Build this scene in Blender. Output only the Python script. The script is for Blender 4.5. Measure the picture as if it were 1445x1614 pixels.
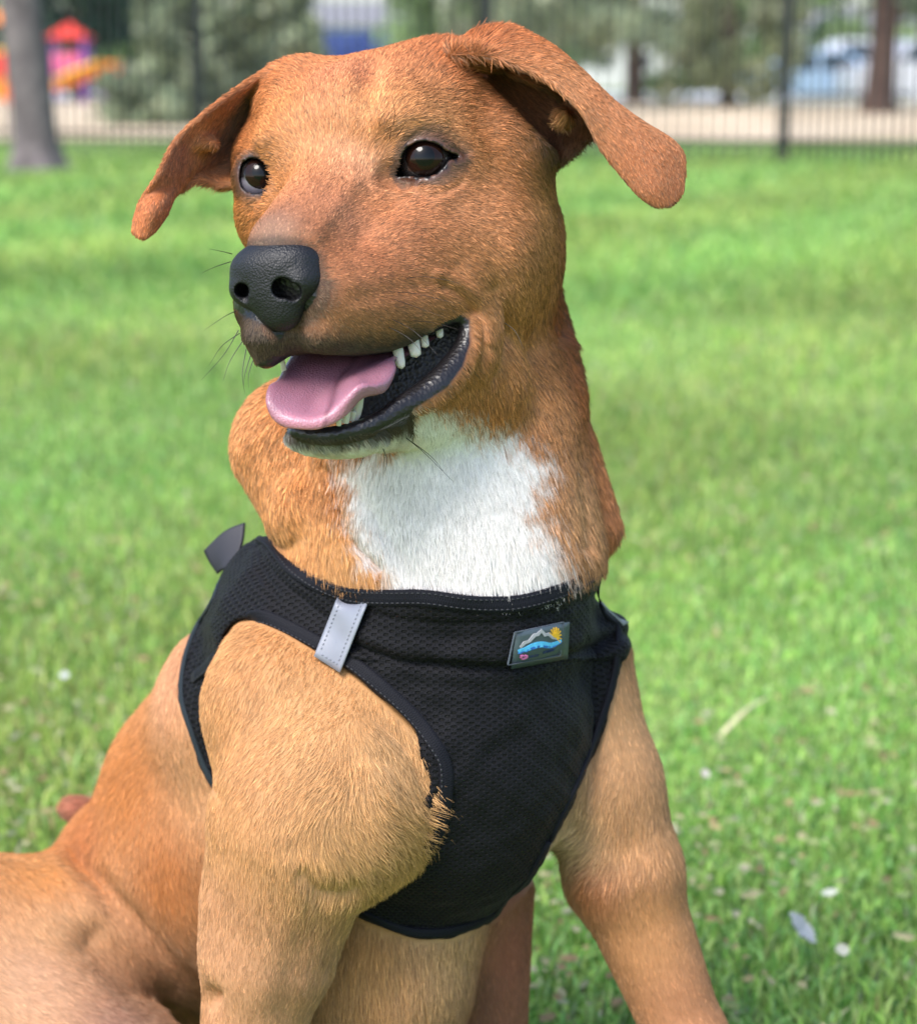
import bpy, math, random, os, time
import numpy as np
from mathutils import Vector, Matrix
T0 = time.time()
random.seed(7); rng = np.random.default_rng(7)
for o in list(bpy.data.objects): bpy.data.objects.remove(o)
SC = bpy.context.scene; COL = SC.collection

# ------------------------------------------------------------------ camera
CAM_H = 0.80; PITCH = math.radians(12.2); FPX = 3200.0; CX, CY = 722.5, 807.0
D0 = 1.2; U2M = D0 / FPX                       # one sculpting unit in metres
camd = bpy.data.cameras.new('camera'); cam = bpy.data.objects.new('camera', camd); COL.objects.link(cam)
cam.location = (0, 0, CAM_H); cam.rotation_euler = (math.pi/2 - PITCH, 0, 0)
camd.sensor_fit = 'HORIZONTAL'; camd.sensor_width = 36; camd.lens = FPX/1445*36
camd.clip_start = 0.05; camd.clip_end = 2000
camd.dof.use_dof = True; camd.dof.focus_distance = 1.165; camd.dof.aperture_fstop = 7.6
SC.camera = cam

# ------------------------------------------------------------------ light
SUN_EL, SUN_AZ = math.radians(52), math.radians(-35)   # azimuth measured from -Y (behind the camera) towards -X
w = bpy.data.worlds.new('World'); SC.world = w; w.use_nodes = True
nt = w.node_tree; bg = nt.nodes['Background']
sky = nt.nodes.new('ShaderNodeTexSky'); sky.sky_type = 'NISHITA'; sky.sun_disc = False
sky.sun_elevation = SUN_EL
nt.links.new(sky.outputs[0], bg.inputs[0]); bg.inputs[1].default_value = 0.15
sd = Vector((math.sin(SUN_AZ)*math.cos(SUN_EL), -math.cos(SUN_AZ)*math.cos(SUN_EL), math.sin(SUN_EL)))  # towards the sun
sky.sun_rotation = math.atan2(sd.x, sd.y)
sky.dust_density = 2.0; sky.ozone_density = 1.5
sl = bpy.data.lights.new('sun', 'SUN'); sl.energy = 2.1; sl.angle = math.radians(24); sl.color = (1, .96, .9)
so = bpy.data.objects.new('sun', sl); COL.objects.link(so)
so.rotation_euler = sd.to_track_quat('Z', 'Y').to_euler()
SC.view_settings.view_transform = 'Standard'; SC.view_settings.look = 'None'
SC.view_settings.gamma = 1; SC.view_settings.use_curve_mapping = False
SC.view_settings.exposure = 1.2
SC.cycles.use_denoising = True
SC.cycles_curves.shape = 'RIBBONS'
SC.cycles.max_bounces = 6; SC.cycles.transparent_max_bounces = 12

# ------------------------------------------------------------------ frames: sculpting space (camera aligned, units) -> world metres
RM = np.array(Matrix.Rotation(math.pi/2 - PITCH, 3, 'X'))
def W(p):                                     # sculpt (X right, Y down, Z away from reference depth) -> world
    p = np.asarray(p, float).reshape(-1, 3)
    c = np.stack([p[:, 0], -p[:, 1], -(p[:, 2] + FPX)], 1) * U2M
    return c @ RM.T + np.array([0, 0, CAM_H])
def S(px, py, dz):                            # a point of the subject: bearing + depth behind the eyes
    s = 1 + dz / FPX
    return np.array([(px - CX) * s, (py - CY) * s, float(dz)])
def unit(v): v = np.asarray(v, float); return v / np.linalg.norm(v)
yw, pt = math.radians(22), math.radians(14)
HF = unit([-math.sin(yw)*math.cos(pt), math.sin(pt), -math.cos(yw)*math.cos(pt)])
HL = np.array([.92, -.10, 0.]); HL = HL - HF*(HL@HF); HL[2] -= 0; HL = unit(np.cross(np.cross(HF, [.93, -.10, -.36]), HF))
HU = unit(np.cross(HF, HL)); HU = HU if HU[1] < 0 else -HU
HO = S(535, 264, 0)
def H(f, l, u): return HO + HF*f + HL*l + HU*u
HM = np.stack([HF, HL, HU], 1)                # columns: head axes
def rotm(ax, deg):
    return np.array(Matrix.Rotation(math.radians(deg), 3, Vector(ax)))

# ------------------------------------------------------------------ voxel sculpting
def axis(segs):
    out = [segs[0][0]]
    for a, b, h0, h1 in segs:
        x = a
        while x < b - 1e-6:
            t = (x - a) / (b - a); x += h0 + (h1 - h0) * t; out.append(x)
    out = np.unique(np.round(out, 3)); out = out[np.r_[True, np.diff(out) > 1.0]]
    return np.array(out, np.float32)
class Field:
    def __init__(s, X, Y, Z):
        s.ax = (X, Y, Z); s.d = np.full((len(X), len(Y), len(Z)), 80., np.float32)
    def box(s, lo, hi):
        sl = []
        for a, l, h in zip(s.ax, lo, hi):
            i0 = int(np.searchsorted(a, l)); i1 = int(np.searchsorted(a, h))
            if i1 <= i0: return None
            sl.append(slice(max(i0-1, 0), min(i1+1, len(a))))
        return tuple(sl)
    def grids(s, sl, c):
        return (s.ax[0][sl[0]][:, None, None]-np.float32(c[0]), s.ax[1][sl[1]][None, :, None]-np.float32(c[1]), s.ax[2][sl[2]][None, None, :]-np.float32(c[2]))
    def join(s, sl, d, k, op):
        a = s.d[sl]; d = d.astype(np.float32)
        if op == 'cut':
            k = max(k, .01); h = np.clip(.5 + .5*(-d - a)/k * 1.0, 0, 1); s.d[sl] = a + (-d - a)*h + k*h*(1-h)
        else:
            k = max(k, .01); h = np.clip(.5 + .5*(a - d)/k, 0, 1); s.d[sl] = a + (d - a)*h - k*h*(1-h)
    def ell(s, c, r, M=None, k=20, op='add'):
        r = np.asarray(r, float); R = r.max(); pad = k + 12
        if M is None: ext = r
        else: ext = np.sqrt(((np.asarray(M)*r[None, :])**2).sum(1))
        sl = s.box(c-ext-pad, c+ext+pad)
        if sl is None: return
        x, y, z = s.grids(sl, c)
        if M is None: q = [x/r[0], y/r[1], z/r[2]]
        else: q = [(x*M[0, i]+y*M[1, i]+z*M[2, i])/r[i] for i in range(3)]
        k0 = np.sqrt(q[0]**2+q[1]**2+q[2]**2); k1 = np.sqrt((q[0]/r[0])**2+(q[1]/r[1])**2+(q[2]/r[2])**2)+1e-6
        s.join(sl, k0*(k0-1)/k1, k, op)
    def cone(s, a, b, ra, rb, k=20, op='add', flat=None):
        # tapered capsule; flat=(axis, factor) squashes across that axis
        a = np.asarray(a, float); b = np.asarray(b, float); R = max(ra, rb); pad = k + 12
        sl = s.box(np.minimum(a, b)-R-pad, np.maximum(a, b)+R+pad)
        if sl is None: return
        x, y, z = s.grids(sl, a); ba = b-a; L2 = ba@ba
        t = np.clip((x*ba[0]+y*ba[1]+z*ba[2])/L2, 0, 1)
        vx, vy, vz = x-t*ba[0], y-t*ba[1], z-t*ba[2]
        if flat is not None:
            n, fac = unit(flat[0]), flat[1]; dn = vx*n[0]+vy*n[1]+vz*n[2]
            d2 = vx*vx+vy*vy+vz*vz + dn*dn*(1/fac**2-1)
            d = np.sqrt(d2) - (ra+(rb-ra)*t); d = d*fac**.5
        else: d = np.sqrt(vx*vx+vy*vy+vz*vz) - (ra+(rb-ra)*t)
        s.join(sl, d, k, op)
    def tube(s, pts, rs, k=8, op='add', n=4, flat=None):
        P, Rr = spline(pts, n, rs)
        for i in range(len(P)-1): s.cone(P[i], P[i+1], Rr[i], Rr[i+1], k, op, flat)
    def sheet(s, P, R, k=6, op='add'):
        # P (m,n,3) densely sampled points of a surface, R radius
        lo = P.reshape(-1, 3).min(0)-R.max()-10; hi = P.reshape(-1, 3).max(0)+R.max()+10
        sl = s.box(lo, hi); ax = [a[q] for a, q in zip(s.ax, sl)]
        tmp = np.full([len(a) for a in ax], 60., np.float32)
        for p, r in zip(P.reshape(-1, 3), R.reshape(-1)):
            q = []
            for a, c in zip(ax, p):
                q.append(slice(int(np.searchsorted(a, c-r-9)), int(np.searchsorted(a, c+r+9))))
            q = tuple(q)
            d = np.sqrt((ax[0][q[0]][:, None, None]-p[0])**2+(ax[1][q[1]][None, :, None]-p[1])**2+(ax[2][q[2]][None, None, :]-p[2])**2)-r
            tmp[q] = np.minimum(tmp[q], d)
        s.join(sl, tmp, k, op)
    def prism(s, poly, z0, z1, k=3, op='cut', grow=0.):
        # polygon given by bearings, extended in depth between z0 and z1
        poly = np.asarray(poly, float)
        pts = np.array([S(x, y, z) for x, y in poly for z in (z0, z1)])
        sl = s.box(pts.min(0)-15, pts.max(0)+15)
        x, y, z = s.grids(sl, (0, 0, 0)); sc = 1+z/FPX
        u = x/sc+CX+0*y; v = y/sc+CY+0*x
        d = polysd(u, v, poly)*sc - grow
        d = np.maximum(d, np.maximum(z0-z, z-z1))
        s.join(sl, d, k, op)
    def mesh(s):
        d = s.d; ins = d < 0; X, Y, Z = s.ax
        act = np.zeros(tuple(n-1 for n in d.shape), bool)
        a = [ins[:-1, :-1, :-1], ins[1:, :-1, :-1], ins[:-1, 1:, :-1], ins[1:, 1:, :-1], ins[:-1, :-1, 1:], ins[1:, :-1, 1:], ins[:-1, 1:, 1:], ins[1:, 1:, 1:]]
        al = a[0].copy(); an = a[0].copy()
        for q in a[1:]: al &= q; an |= q
        act = an & ~al; del al, an
        ci, cj, ck = np.nonzero(act); N = len(ci)
        idx = np.full(act.shape, -1, np.int32); idx[ci, cj, ck] = np.arange(N)
        co = [(0,0,0),(1,0,0),(0,1,0),(1,1,0),(0,0,1),(1,0,1),(0,1,1),(1,1,1)]
        vals = [d[ci+o[0], cj+o[1], ck+o[2]] for o in co]
        acc = np.zeros((N, 3)); cnt = np.zeros(N)
        E = [(0,1),(2,3),(4,5),(6,7),(0,2),(1,3),(4,6),(5,7),(0,4),(1,5),(2,6),(3,7)]
        for p, q in E:
            m = (vals[p] < 0) != (vals[q] < 0); t = np.where(m, vals[p]/np.where(m, vals[p]-vals[q], 1), 0)
            for ax in range(3):
                acc[:, ax] += np.where(m, co[p][ax]+(co[q][ax]-co[p][ax])*t, 0)
            cnt += m
        acc /= cnt[:, None]
        V = np.stack([X[ci]+acc[:, 0]*(X[ci+1]-X[ci]), Y[cj]+acc[:, 1]*(Y[cj+1]-Y[cj]), Z[ck]+acc[:, 2]*(Z[ck+1]-Z[ck])], 1)
        F = []
        for ax in range(3):
            sA = [slice(None)]*3; sB = [slice(None)]*3; sA[ax] = slice(0, -1); sB[ax] = slice(1, None)
            o1, o2 = [(1, 2), (2, 0), (0, 1)][ax]
            for r in (o1, o2): sA[r] = slice(1, -1); sB[r] = slice(1, -1)
            A_, B_ = ins[tuple(sA)], ins[tuple(sB)]
            for flip in (0, 1):
                i, j, k_ = np.nonzero((A_ & ~B_) if not flip else (~A_ & B_))
                c = [i, j, k_]; c[o1] = c[o1]+1; c[o2] = c[o2]+1
                def g(da, db):
                    q = [c[0], c[1], c[2]]; q[o1] = q[o1]-da; q[o2] = q[o2]-db
                    return idx[q[0], q[1], q[2]]
                quad = np.stack([g(1, 1), g(0, 1), g(0, 0), g(1, 0)], 1)
                if flip: quad = quad[:, ::-1]
                F.append(quad)
        return V, np.concatenate(F)
def polysd(u, v, poly):
    n = len(poly); d2 = None; sgn = None
    for i in range(n):
        x0, y0 = poly[i]; x1, y1 = poly[(i+1) % n]; ex, ey = x1-x0, y1-y0
        wx, wy = u-x0, v-y0; t = np.clip((wx*ex+wy*ey)/(ex*ex+ey*ey+1e-9), 0, 1)
        q = (wx-ex*t)**2+(wy-ey*t)**2; d2 = q if d2 is None else np.minimum(d2, q)
        c = ((y0 > v) != (y1 > v)) & (u < (x1-x0)*(v-y0)/((y1-y0) if abs(y1-y0) > 1e-9 else 1e-9)+x0)
        sgn = c if sgn is None else sgn ^ c
    d = np.sqrt(d2); return np.where(sgn, -d, d)
def spline(pts, n=6, rs=None, closed=False):
    P = np.asarray(pts, float); m = len(P); out = []; ro = []
    rs = None if rs is None else np.asarray(rs, float)*np.ones(m)
    rngi = range(m if closed else m-1)
    for i in rngi:
        g = (lambda k: P[k % m]) if closed else (lambda k: P[min(max(k, 0), m-1)])
        p0, p1, p2, p3 = g(i-1), g(i), g(i+1), g(i+2)
        for t in np.linspace(0, 1, n, endpoint=False):
            out.append(.5*((2*p1)+(p2-p0)*t+(2*p0-5*p1+4*p2-p3)*t*t+(-p0+3*p1-3*p2+p3)*t**3))
            if rs is not None: ro.append(rs[i]+(rs[(i+1) % m]-rs[i])*t)
    if not closed:
        out.append(P[-1]); 
        if rs is not None: ro.append(rs[-1])
    return (np.array(out), np.array(ro)) if rs is not None else np.array(out)
def patch(rows, nu, nv, radii=None):
    # rows: list of lists of 3D points (same length) -> dense grid
    A = [spline(r, nu) for r in rows]
    A = np.stack(A, 0); B = [spline(A[:, i], nv) for i in range(A.shape[1])]
    return np.stack(B, 1)

def add_mesh(name, V, F, mat=None, smooth=True, parent=None):
    me = bpy.data.meshes.new(name)
    V = np.asarray(V, np.float32); F = np.asarray(F, np.int32); k = F.shape[1]
    me.vertices.add(len(V)); me.vertices.foreach_set('co', V.ravel())
    me.loops.add(F.size); me.loops.foreach_set('vertex_index', F.ravel())
    me.polygons.add(len(F)); me.polygons.foreach_set('loop_start', np.arange(0, F.size, k, dtype=np.int32))
    me.update(calc_edges=True)
    if smooth: me.polygons.foreach_set('use_smooth', np.ones(len(me.polygons), bool))
    ob = bpy.data.objects.new(name, me); COL.objects.link(ob)
    if mat: me.materials.append(mat)
    if parent is not None: ob.parent = parent
    return ob
def empty(name, loc=(0, 0, 0), **props):
    o = bpy.data.objects.new(name, None); COL.objects.link(o); o.location = loc; o.empty_display_size = .05
    for k, v in props.items(): o[k] = v
    return o
def props(o, **kw):
    for k, v in kw.items(): o[k] = v
    return o
def adopt(o, p):
    """parent o (built in world coordinates) under p, which is only translated"""
    o.parent = p; o.location = Vector(o.location) - Vector(p.location); return o
def vcol(ob, name, C):
    a = ob.data.attributes.new(name, 'FLOAT_COLOR', 'POINT')
    C = np.asarray(C, np.float32)
    if C.shape[1] == 3: C = np.concatenate([C, np.ones((len(C), 1), np.float32)], 1)
    a.data.foreach_set('color', C.ravel())
def lin(c):
    c = np.asarray(c, float)/255.; return np.where(c <= .04045, c/12.92, ((c+.055)/1.055)**2.4)
# ------------------------------------------------------------------ material helpers
def material(name, col=(.5, .5, .5), rough=.6, spec=.5, **kw):
    m = bpy.data.materials.new(name); m.use_nodes = True
    b = m.node_tree.nodes['Principled BSDF']
    b.inputs['Base Color'].default_value = (*col, 1); b.inputs['Roughness'].default_value = rough
    b.inputs['Specular IOR Level'].default_value = spec
    for k, v in kw.items(): b.inputs[k].default_value = v
    return m
def nodes(m): return m.node_tree, m.node_tree.nodes, m.node_tree.links, m.node_tree.nodes['Principled BSDF']
def new(nt, t, **kw):
    n = nt.nodes.new(t)
    for k, v in kw.items():
        if k in n.inputs: n.inputs[k].default_value = v
        else: setattr(n, k, v)
    return n
def objco(nt, *ns):
    tc = nt.nodes.new('ShaderNodeTexCoord')
    for n in ns: nt.links.new(tc.outputs['Object'], n.inputs['Vector'])
def ramp(nt, pts, interp='LINEAR'):
    r = nt.nodes.new('ShaderNodeValToRGB'); e = r.color_ramp; e.interpolation = interp
    while len(e.elements) < len(pts): e.elements.new(.5)
    for q, (p, c) in zip(e.elements, pts): q.position = p; q.color = (*c, 1) if len(c) == 3 else c
    return r
# ------------------------------------------------------------------ THE SETTING
def ray(px, py):
    d = Vector(((px-CX)/FPX, -(py-CY)/FPX, -1)); d.rotate(cam.rotation_euler); return d
def G(px, py):                       # ground point under a bearing
    d = ray(px, py); t = -CAM_H/d.z; return Vector((0, 0, CAM_H))+d*t
def at(px, py, Y):                   # point at forward distance Y
    d = ray(px, py); return Vector((0, 0, CAM_H))+d*(Y/d.y)
def noise_mat(name, cols, scale, rough=.8, detail=6, bump=.0, bdist=.01, coord='Object', spec=.3):
    m = material(name, rough=rough, spec=spec); t_, n_, l_, b_ = nodes(m)
    tc = new(t_, 'ShaderNodeTexCoord'); nz = new(t_, 'ShaderNodeTexNoise'); nz.inputs['Scale'].default_value = scale; nz.inputs['Detail'].default_value = detail
    l_.new(tc.outputs[coord], nz.inputs['Vector']); k = len(cols); r = ramp(t_, [(.3+.4*i/(k-1), c) for i, c in enumerate(cols)])
    l_.new(nz.outputs[0], r.inputs[0]); l_.new(r.outputs[0], b_.inputs['Base Color'])
    if bump: bu = new(t_, 'ShaderNodeBump'); bu.inputs['Strength'].default_value = bump; bu.inputs['Distance'].default_value = bdist; l_.new(nz.outputs[0], bu.inputs['Height']); l_.new(bu.outputs[0], b_.inputs['Normal'])
    return m
def sheet_obj(name, pts, z, mat, kind='structure'):
    me = bpy.data.meshes.new(name); me.from_pydata([(x, y, z) for x, y in pts], [], [tuple(range(len(pts)))]); me.materials.append(mat)
    o = bpy.data.objects.new(name, me); COL.objects.link(o); o['kind'] = kind; return o
# lawn: one gently uneven sheet to the horizon
def lawn_h(x, y):
    f = np.clip((y-2.6)/3, 0, 1)*np.clip((17-y)/3, 0, 1); return .015*f*(np.sin(x*1.1+y*.7)+np.sin(x*.5-y*1.3+2))
gx = np.unique(np.concatenate([np.linspace(-900, -20, 12), np.linspace(-20, 20, 81), np.linspace(20, 900, 12)]))
gy = np.unique(np.concatenate([np.linspace(-60, -2, 8), np.linspace(-2, 20, 89), np.linspace(20, 60, 20), np.linspace(60, 1500, 14)]))
GX, GY = np.meshgrid(gx, gy); gz = lawn_h(GX, GY); nx = len(gx)
gf = np.array([(i*nx+j, i*nx+j+1, (i+1)*nx+j+1, (i+1)*nx+j) for i in range(len(gy)-1) for j in range(nx-1)])
m_lawn = material('lawn_soil_and_turf', rough=.9, spec=.15); t_, n_, l_, b_ = nodes(m_lawn)
tc = new(t_, 'ShaderNodeTexCoord'); na = new(t_, 'ShaderNodeTexNoise'); na.inputs['Scale'].default_value = 1.1; na.inputs['Detail'].default_value = 5
nb = new(t_, 'ShaderNodeTexNoise'); nb.inputs['Scale'].default_value = 55; nb.inputs['Detail'].default_value = 4
l_.new(tc.outputs['Object'], na.inputs['Vector']); l_.new(tc.outputs['Object'], nb.inputs['Vector'])
ra = ramp(t_, [(.35, (.12, .20, .05)), (.5, (.17, .28, .07)), (.66, (.22, .30, .10))]); rb = ramp(t_, [(.3, (.55, .6, .5)), (.7, (1.2, 1.15, 1.1))])
l_.new(na.outputs[0], ra.inputs[0]); l_.new(nb.outputs[0], rb.inputs[0])
mu = new(t_, 'ShaderNodeMix', data_type='RGBA', blend_type='MULTIPLY'); mu.inputs[0].default_value = 1; l_.new(ra.outputs[0], mu.inputs[6]); l_.new(rb.outputs[0], mu.inputs[7]); l_.new(mu.outputs[2], b_.inputs['Base Color'])
lawn = add_mesh('lawn', np.stack([GX.ravel(), GY.ravel(), gz.ravel()], 1), gf, m_lawn); lawn['kind'] = 'structure'
# beyond the fence: dry mulch strip, kerb and street
m_dry = noise_mat('dry_mulch', [(.44, .33, .22), (.58, .46, .32), (.68, .56, .42)], .5, .95, 8)
sheet_obj('dry_mulch_strip', [(-30, 26), (-8, 25), (0, 25.5), (9, 24.5), (30, 24), (30, 55), (-30, 58)], .012, m_dry)
m_road = noise_mat('pale_concrete', [(.5, .5, .53), (.58, .57, .6), (.66, .65, .68)], .2, .8, 6)
road = sheet_obj('street', [(-300, 63), (300, 59), (300, 84), (-300, 88)], .016, m_road)
def box_mesh(name, boxes, mat, parent=None, bevel=0):
    import bmesh
    bm = bmesh.new()
    for (x0, x1, y0, y1, z0, z1) in boxes:
        mtx = Matrix.Translation(((x0+x1)/2, (y0+y1)/2, (z0+z1)/2)) @ Matrix.Diagonal((x1-x0, y1-y0, z1-z0, 1))
        bmesh.ops.create_cube(bm, size=1, matrix=mtx)
    if bevel: bmesh.ops.bevel(bm, geom=bm.edges[:], offset=bevel, segments=2, affect='EDGES')
    me = bpy.data.meshes.new(name); bm.to_mesh(me); bm.free(); me.materials.append(mat)
    o = bpy.data.objects.new(name, me); COL.objects.link(o)
    if parent is not None: o.parent = parent
    return o
kerb = box_mesh('kerb', [(-200, 200, 58.2, 58.5, 0, .13)], m_road); kerb['kind'] = 'structure'
# ------------------------------------------------------------------ grass blades
def blades(name, n, seed, rad, hgt, wid, cols, dist, mat, xs=1.25):
    rg = np.random.default_rng(seed); y = 1/(1/rad[0]+(1/rad[1]-1/rad[0])*rg.random(n)**dist)
    x = (rg.random(n)*2-1)*(y*.2258*xs+.35+.55*np.clip((4-y)/2, 0, 1))
    h = rg.uniform(*hgt, n)*(.8+.35*np.sin(x*2.3+1)*np.sin(y*1.9))*np.clip((y/4)**.25, .8, 1.3); a = rg.uniform(0, 6.283, n); w_ = rg.uniform(*wid, n)*np.clip(y/4, 1, 3.2)
    lean = rg.uniform(.1, 1.0, n); b = rg.uniform(0, 6.283, n); z0 = lawn_h(x, y)-.002
    base = np.stack([x, y, z0], 1); sd = np.stack([np.cos(a), np.sin(a), 0*a], 1)*w_[:, None]/2; ld = np.stack([np.cos(b), np.sin(b), 0*b], 1)
    mid = base+ld*(h*lean*.28)[:, None]+np.array([0, 0, 1])*(h*.6)[:, None]; tip = base+ld*(h*lean*.9)[:, None]+np.array([0, 0, 1])*(h*(1-.25*lean))[:, None]
    Vb = np.stack([base-sd, base+sd, mid+sd*.8, mid-sd*.8, tip], 1).reshape(-1, 3); k = np.arange(n)*5
    me = bpy.data.meshes.new(name); me.vertices.add(len(Vb)); me.vertices.foreach_set('co', Vb.astype(np.float32).ravel())
    li = np.stack([k, k+1, k+2, k+3, k+3, k+2, k+4], 1).ravel(); me.loops.add(len(li)); me.loops.foreach_set('vertex_index', li.astype(np.int32))
    ls = np.stack([np.arange(n)*7, np.arange(n)*7+4], 1).ravel(); me.polygons.add(2*n); me.polygons.foreach_set('loop_start', ls.astype(np.int32)); me.update(calc_edges=True)
    C = np.array(cols)[rg.integers(0, len(cols), n)]*rg.uniform(.5, 1.4, n)[:, None]
    pn = np.sin(x*1.7+np.sin(y*1.1)*2)+np.sin(y*2.1+x*.6+1); C = C*(1+.10*pn)[:, None]; C[:, 0] *= 1+.10*np.sin(x*3.1-y*1.3)
    C = np.repeat(C, 5, 0); a_ = me.attributes.new('blade', 'FLOAT_COLOR', 'POINT'); a_.data.foreach_set('color', np.concatenate([C, np.ones((len(C), 1))], 1).astype(np.float32).ravel())
    me.materials.append(mat); o = bpy.data.objects.new(name, me); COL.objects.link(o); o['kind'] = 'stuff'; return o
def leaf_mat(name, attr, trans=.35, rough=.5):
    m = bpy.data.materials.new(name); m.use_nodes = True; t_ = m.node_tree; b_ = t_.nodes['Principled BSDF']; L_ = t_.links
    at_ = new(t_, 'ShaderNodeAttribute', attribute_name=attr); L_.new(at_.outputs['Color'], b_.inputs['Base Color']); b_.inputs['Roughness'].default_value = rough; b_.inputs['Specular IOR Level'].default_value = .3
    tr = new(t_, 'ShaderNodeBsdfTranslucent'); L_.new(at_.outputs['Color'], tr.inputs['Color']); ms = new(t_, 'ShaderNodeMixShader'); ms.inputs[0].default_value = trans
    L_.new(b_.outputs[0], ms.inputs[1]); L_.new(tr.outputs[0], ms.inputs[2]); L_.new(ms.outputs[0], t_.nodes['Material Output'].inputs['Surface']); return m
m_blade = leaf_mat('grass_blade', 'blade', .5)
GC = [(.33, .50, .11), (.40, .55, .14), (.24, .44, .10), (.47, .57, .19), (.31, .49, .17)]
blades('grass', 235000, 3, (.95, 9.5), (.018, .055), (.0030, .0056), GC, .85, m_blade)
blades('grass', 50000, 4, (7.0, 21.), (.035, .07), (.005, .009), GC, .8, m_blade, 1.5)
DC = [(.42, .38, .24), (.36, .30, .16), (.5, .46, .34), (.30, .22, .12)]
blades('dry_grass', 15000, 5, (1.3, 7), (.018, .05), (.0024, .0046), DC, .85, m_blade)
# pale clippings, seed heads and clover petals lying in the turf
rg = np.random.default_rng(9); n = 12500; y = 1/(1/1.35+(1/9.-1/1.35)*rg.random(n)**.8); x = (rg.random(n)*2-1)*(y*.2258*1.25+.3)
keep = (np.sin(x*3.3+y*1.7)+np.sin(y*4.1-x*2.2)+rg.normal(0, .9, n)) > .1; x, y = x[keep], y[keep]; n = len(x); V_ = []; F_ = []; C_ = []
for i in range(n):
    c = np.array([x[i], y[i], float(lawn_h(x[i], y[i]))+rg.uniform(.018, .05)]); r = rg.uniform(.0018, .0046); k = len(V_); m_ = 5
    q = rg.normal(0, 1, 3); q /= np.linalg.norm(q); t1 = np.cross(q, [0, 0, 1.01]); t1 /= np.linalg.norm(t1); t2 = np.cross(q, t1); el = rg.uniform(1, 2.6)
    for j in range(m_): a = j*2*math.pi/m_+rg.uniform(-.3, .3); V_.append(c+r*(el*t1*math.cos(a)+t2*math.sin(a)))
    V_.append(c+q*r*.5); F_ += [(k+j, k+(j+1) % m_, k+m_) for j in range(m_)]; col = [(.52, .46, .28), (.48, .38, .2), (.55, .50, .36), (.42, .28, .16), (.42, .48, .22)][rg.integers(0, 5)]; C_ += [col]*6
me = bpy.data.meshes.new('clippings'); me.from_pydata([tuple(q) for q in V_], [], F_); a_ = me.attributes.new('blade', 'FLOAT_COLOR', 'POINT'); a_.data.foreach_set('color', np.concatenate([np.array(C_), np.ones((len(C_), 1))], 1).astype(np.float32).ravel()); me.materials.append(m_blade)
clip_ = bpy.data.objects.new('clippings', me); COL.objects.link(clip_); clip_['kind'] = 'stuff'
# ------------------------------------------------------------------ trees
def trunk_mesh(name, pts, rs, mat, parent, seg=14, flare=0, rough=.04, branches=()):
    V_, F_ = [], []
    def tube_(pts, rs, seg):
        P, R = spline(pts, 6, rs); k0 = len(V_)
        for i, (p, r) in enumerate(zip(P, R)):
            for j in range(seg):
                a = 2*math.pi*j/seg; fl = 1+flare*max(0, 1-(p[2]-P[0][2])/.35)**2*(1+.5*math.sin(a*5+1)); rr = r*fl*(1+rough*math.sin(a*3+i*.9)+rough*math.sin(a*7+i*1.7))
                V_.append((p[0]+rr*math.cos(a), p[1]+rr*math.sin(a), p[2]))
        for i in range(len(P)-1):
            for j in range(seg): F_.append((k0+i*seg+j, k0+i*seg+(j+1) % seg, k0+(i+1)*seg+(j+1) % seg, k0+(i+1)*seg+j))
    tube_(pts, rs, seg)
    for bp, br in branches: tube_(bp, br, 6)
    o = add_mesh(name, np.array(V_), np.array(F_), mat, True, parent); return o
def crown_mesh(name, clumps, n, size, cols, mat, parent, seed, droop=.3, aspect=2.2):
    rg = np.random.default_rng(seed); cl = np.array([c[:6] for c in clumps], float); wt = (cl[:, 3]*cl[:, 4]*cl[:, 5])**(2/3); ci = rg.choice(len(cl), n, p=wt/wt.sum())
    d = rg.normal(0, 1, (n, 3)); d /= np.linalg.norm(d, axis=1)[:, None]; r = rg.random(n)**.45
    c = cl[ci, :3]+d*r[:, None]*cl[ci, 3:6]+rg.normal(0, .06, (n, 3))*cl[ci, 3:6]
    q = rg.normal(0, 1, (n, 3)); q[:, 2] -= droop; q /= np.linalg.norm(q, axis=1)[:, None]; e = np.cross(q, rg.normal(0, 1, (n, 3))); e /= np.linalg.norm(e, axis=1)[:, None]
    s = size*rg.uniform(.6, 1.4, n)[:, None]; a = c-q*s*aspect/2; b = c+q*s*aspect/2
    Vt = np.stack([a, c+e*s/2, b, c-e*s/2], 1).reshape(-1, 3); Ft = np.arange(4*n).reshape(n, 4)
    o = add_mesh(name, Vt, Ft, mat, False, parent); Ct = np.array(cols)[rg.integers(0, len(cols), n)]*rg.uniform(.7, 1.3, n)[:, None]*(rg.uniform(.75, 1.25, len(cl))[ci])[:, None]
    vcol(o, 'leaf', np.repeat(Ct, 4, 0)); return o
m_leaf = leaf_mat('foliage', 'leaf', .45)
m_bark_grey = noise_mat('grey_bark', [(.075, .064, .066), (.125, .106, .11), (.18, .155, .155)], 9, .95, 9, .8, .03)
m_bark_red = noise_mat('pine_bark', [(.05, .03, .028), (.09, .055, .045), (.13, .085, .07)], 7, .95, 9, .8, .03)
PINE = [(.25, .31, .19), (.31, .37, .23), (.17, .22, .15), (.40, .44, .30)]
OLIVE = [(.33, .36, .20), (.26, .31, .17), (.4, .42, .25)]
PALE = [(.36, .48, .24), (.30, .42, .2), (.44, .54, .28)]
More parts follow.
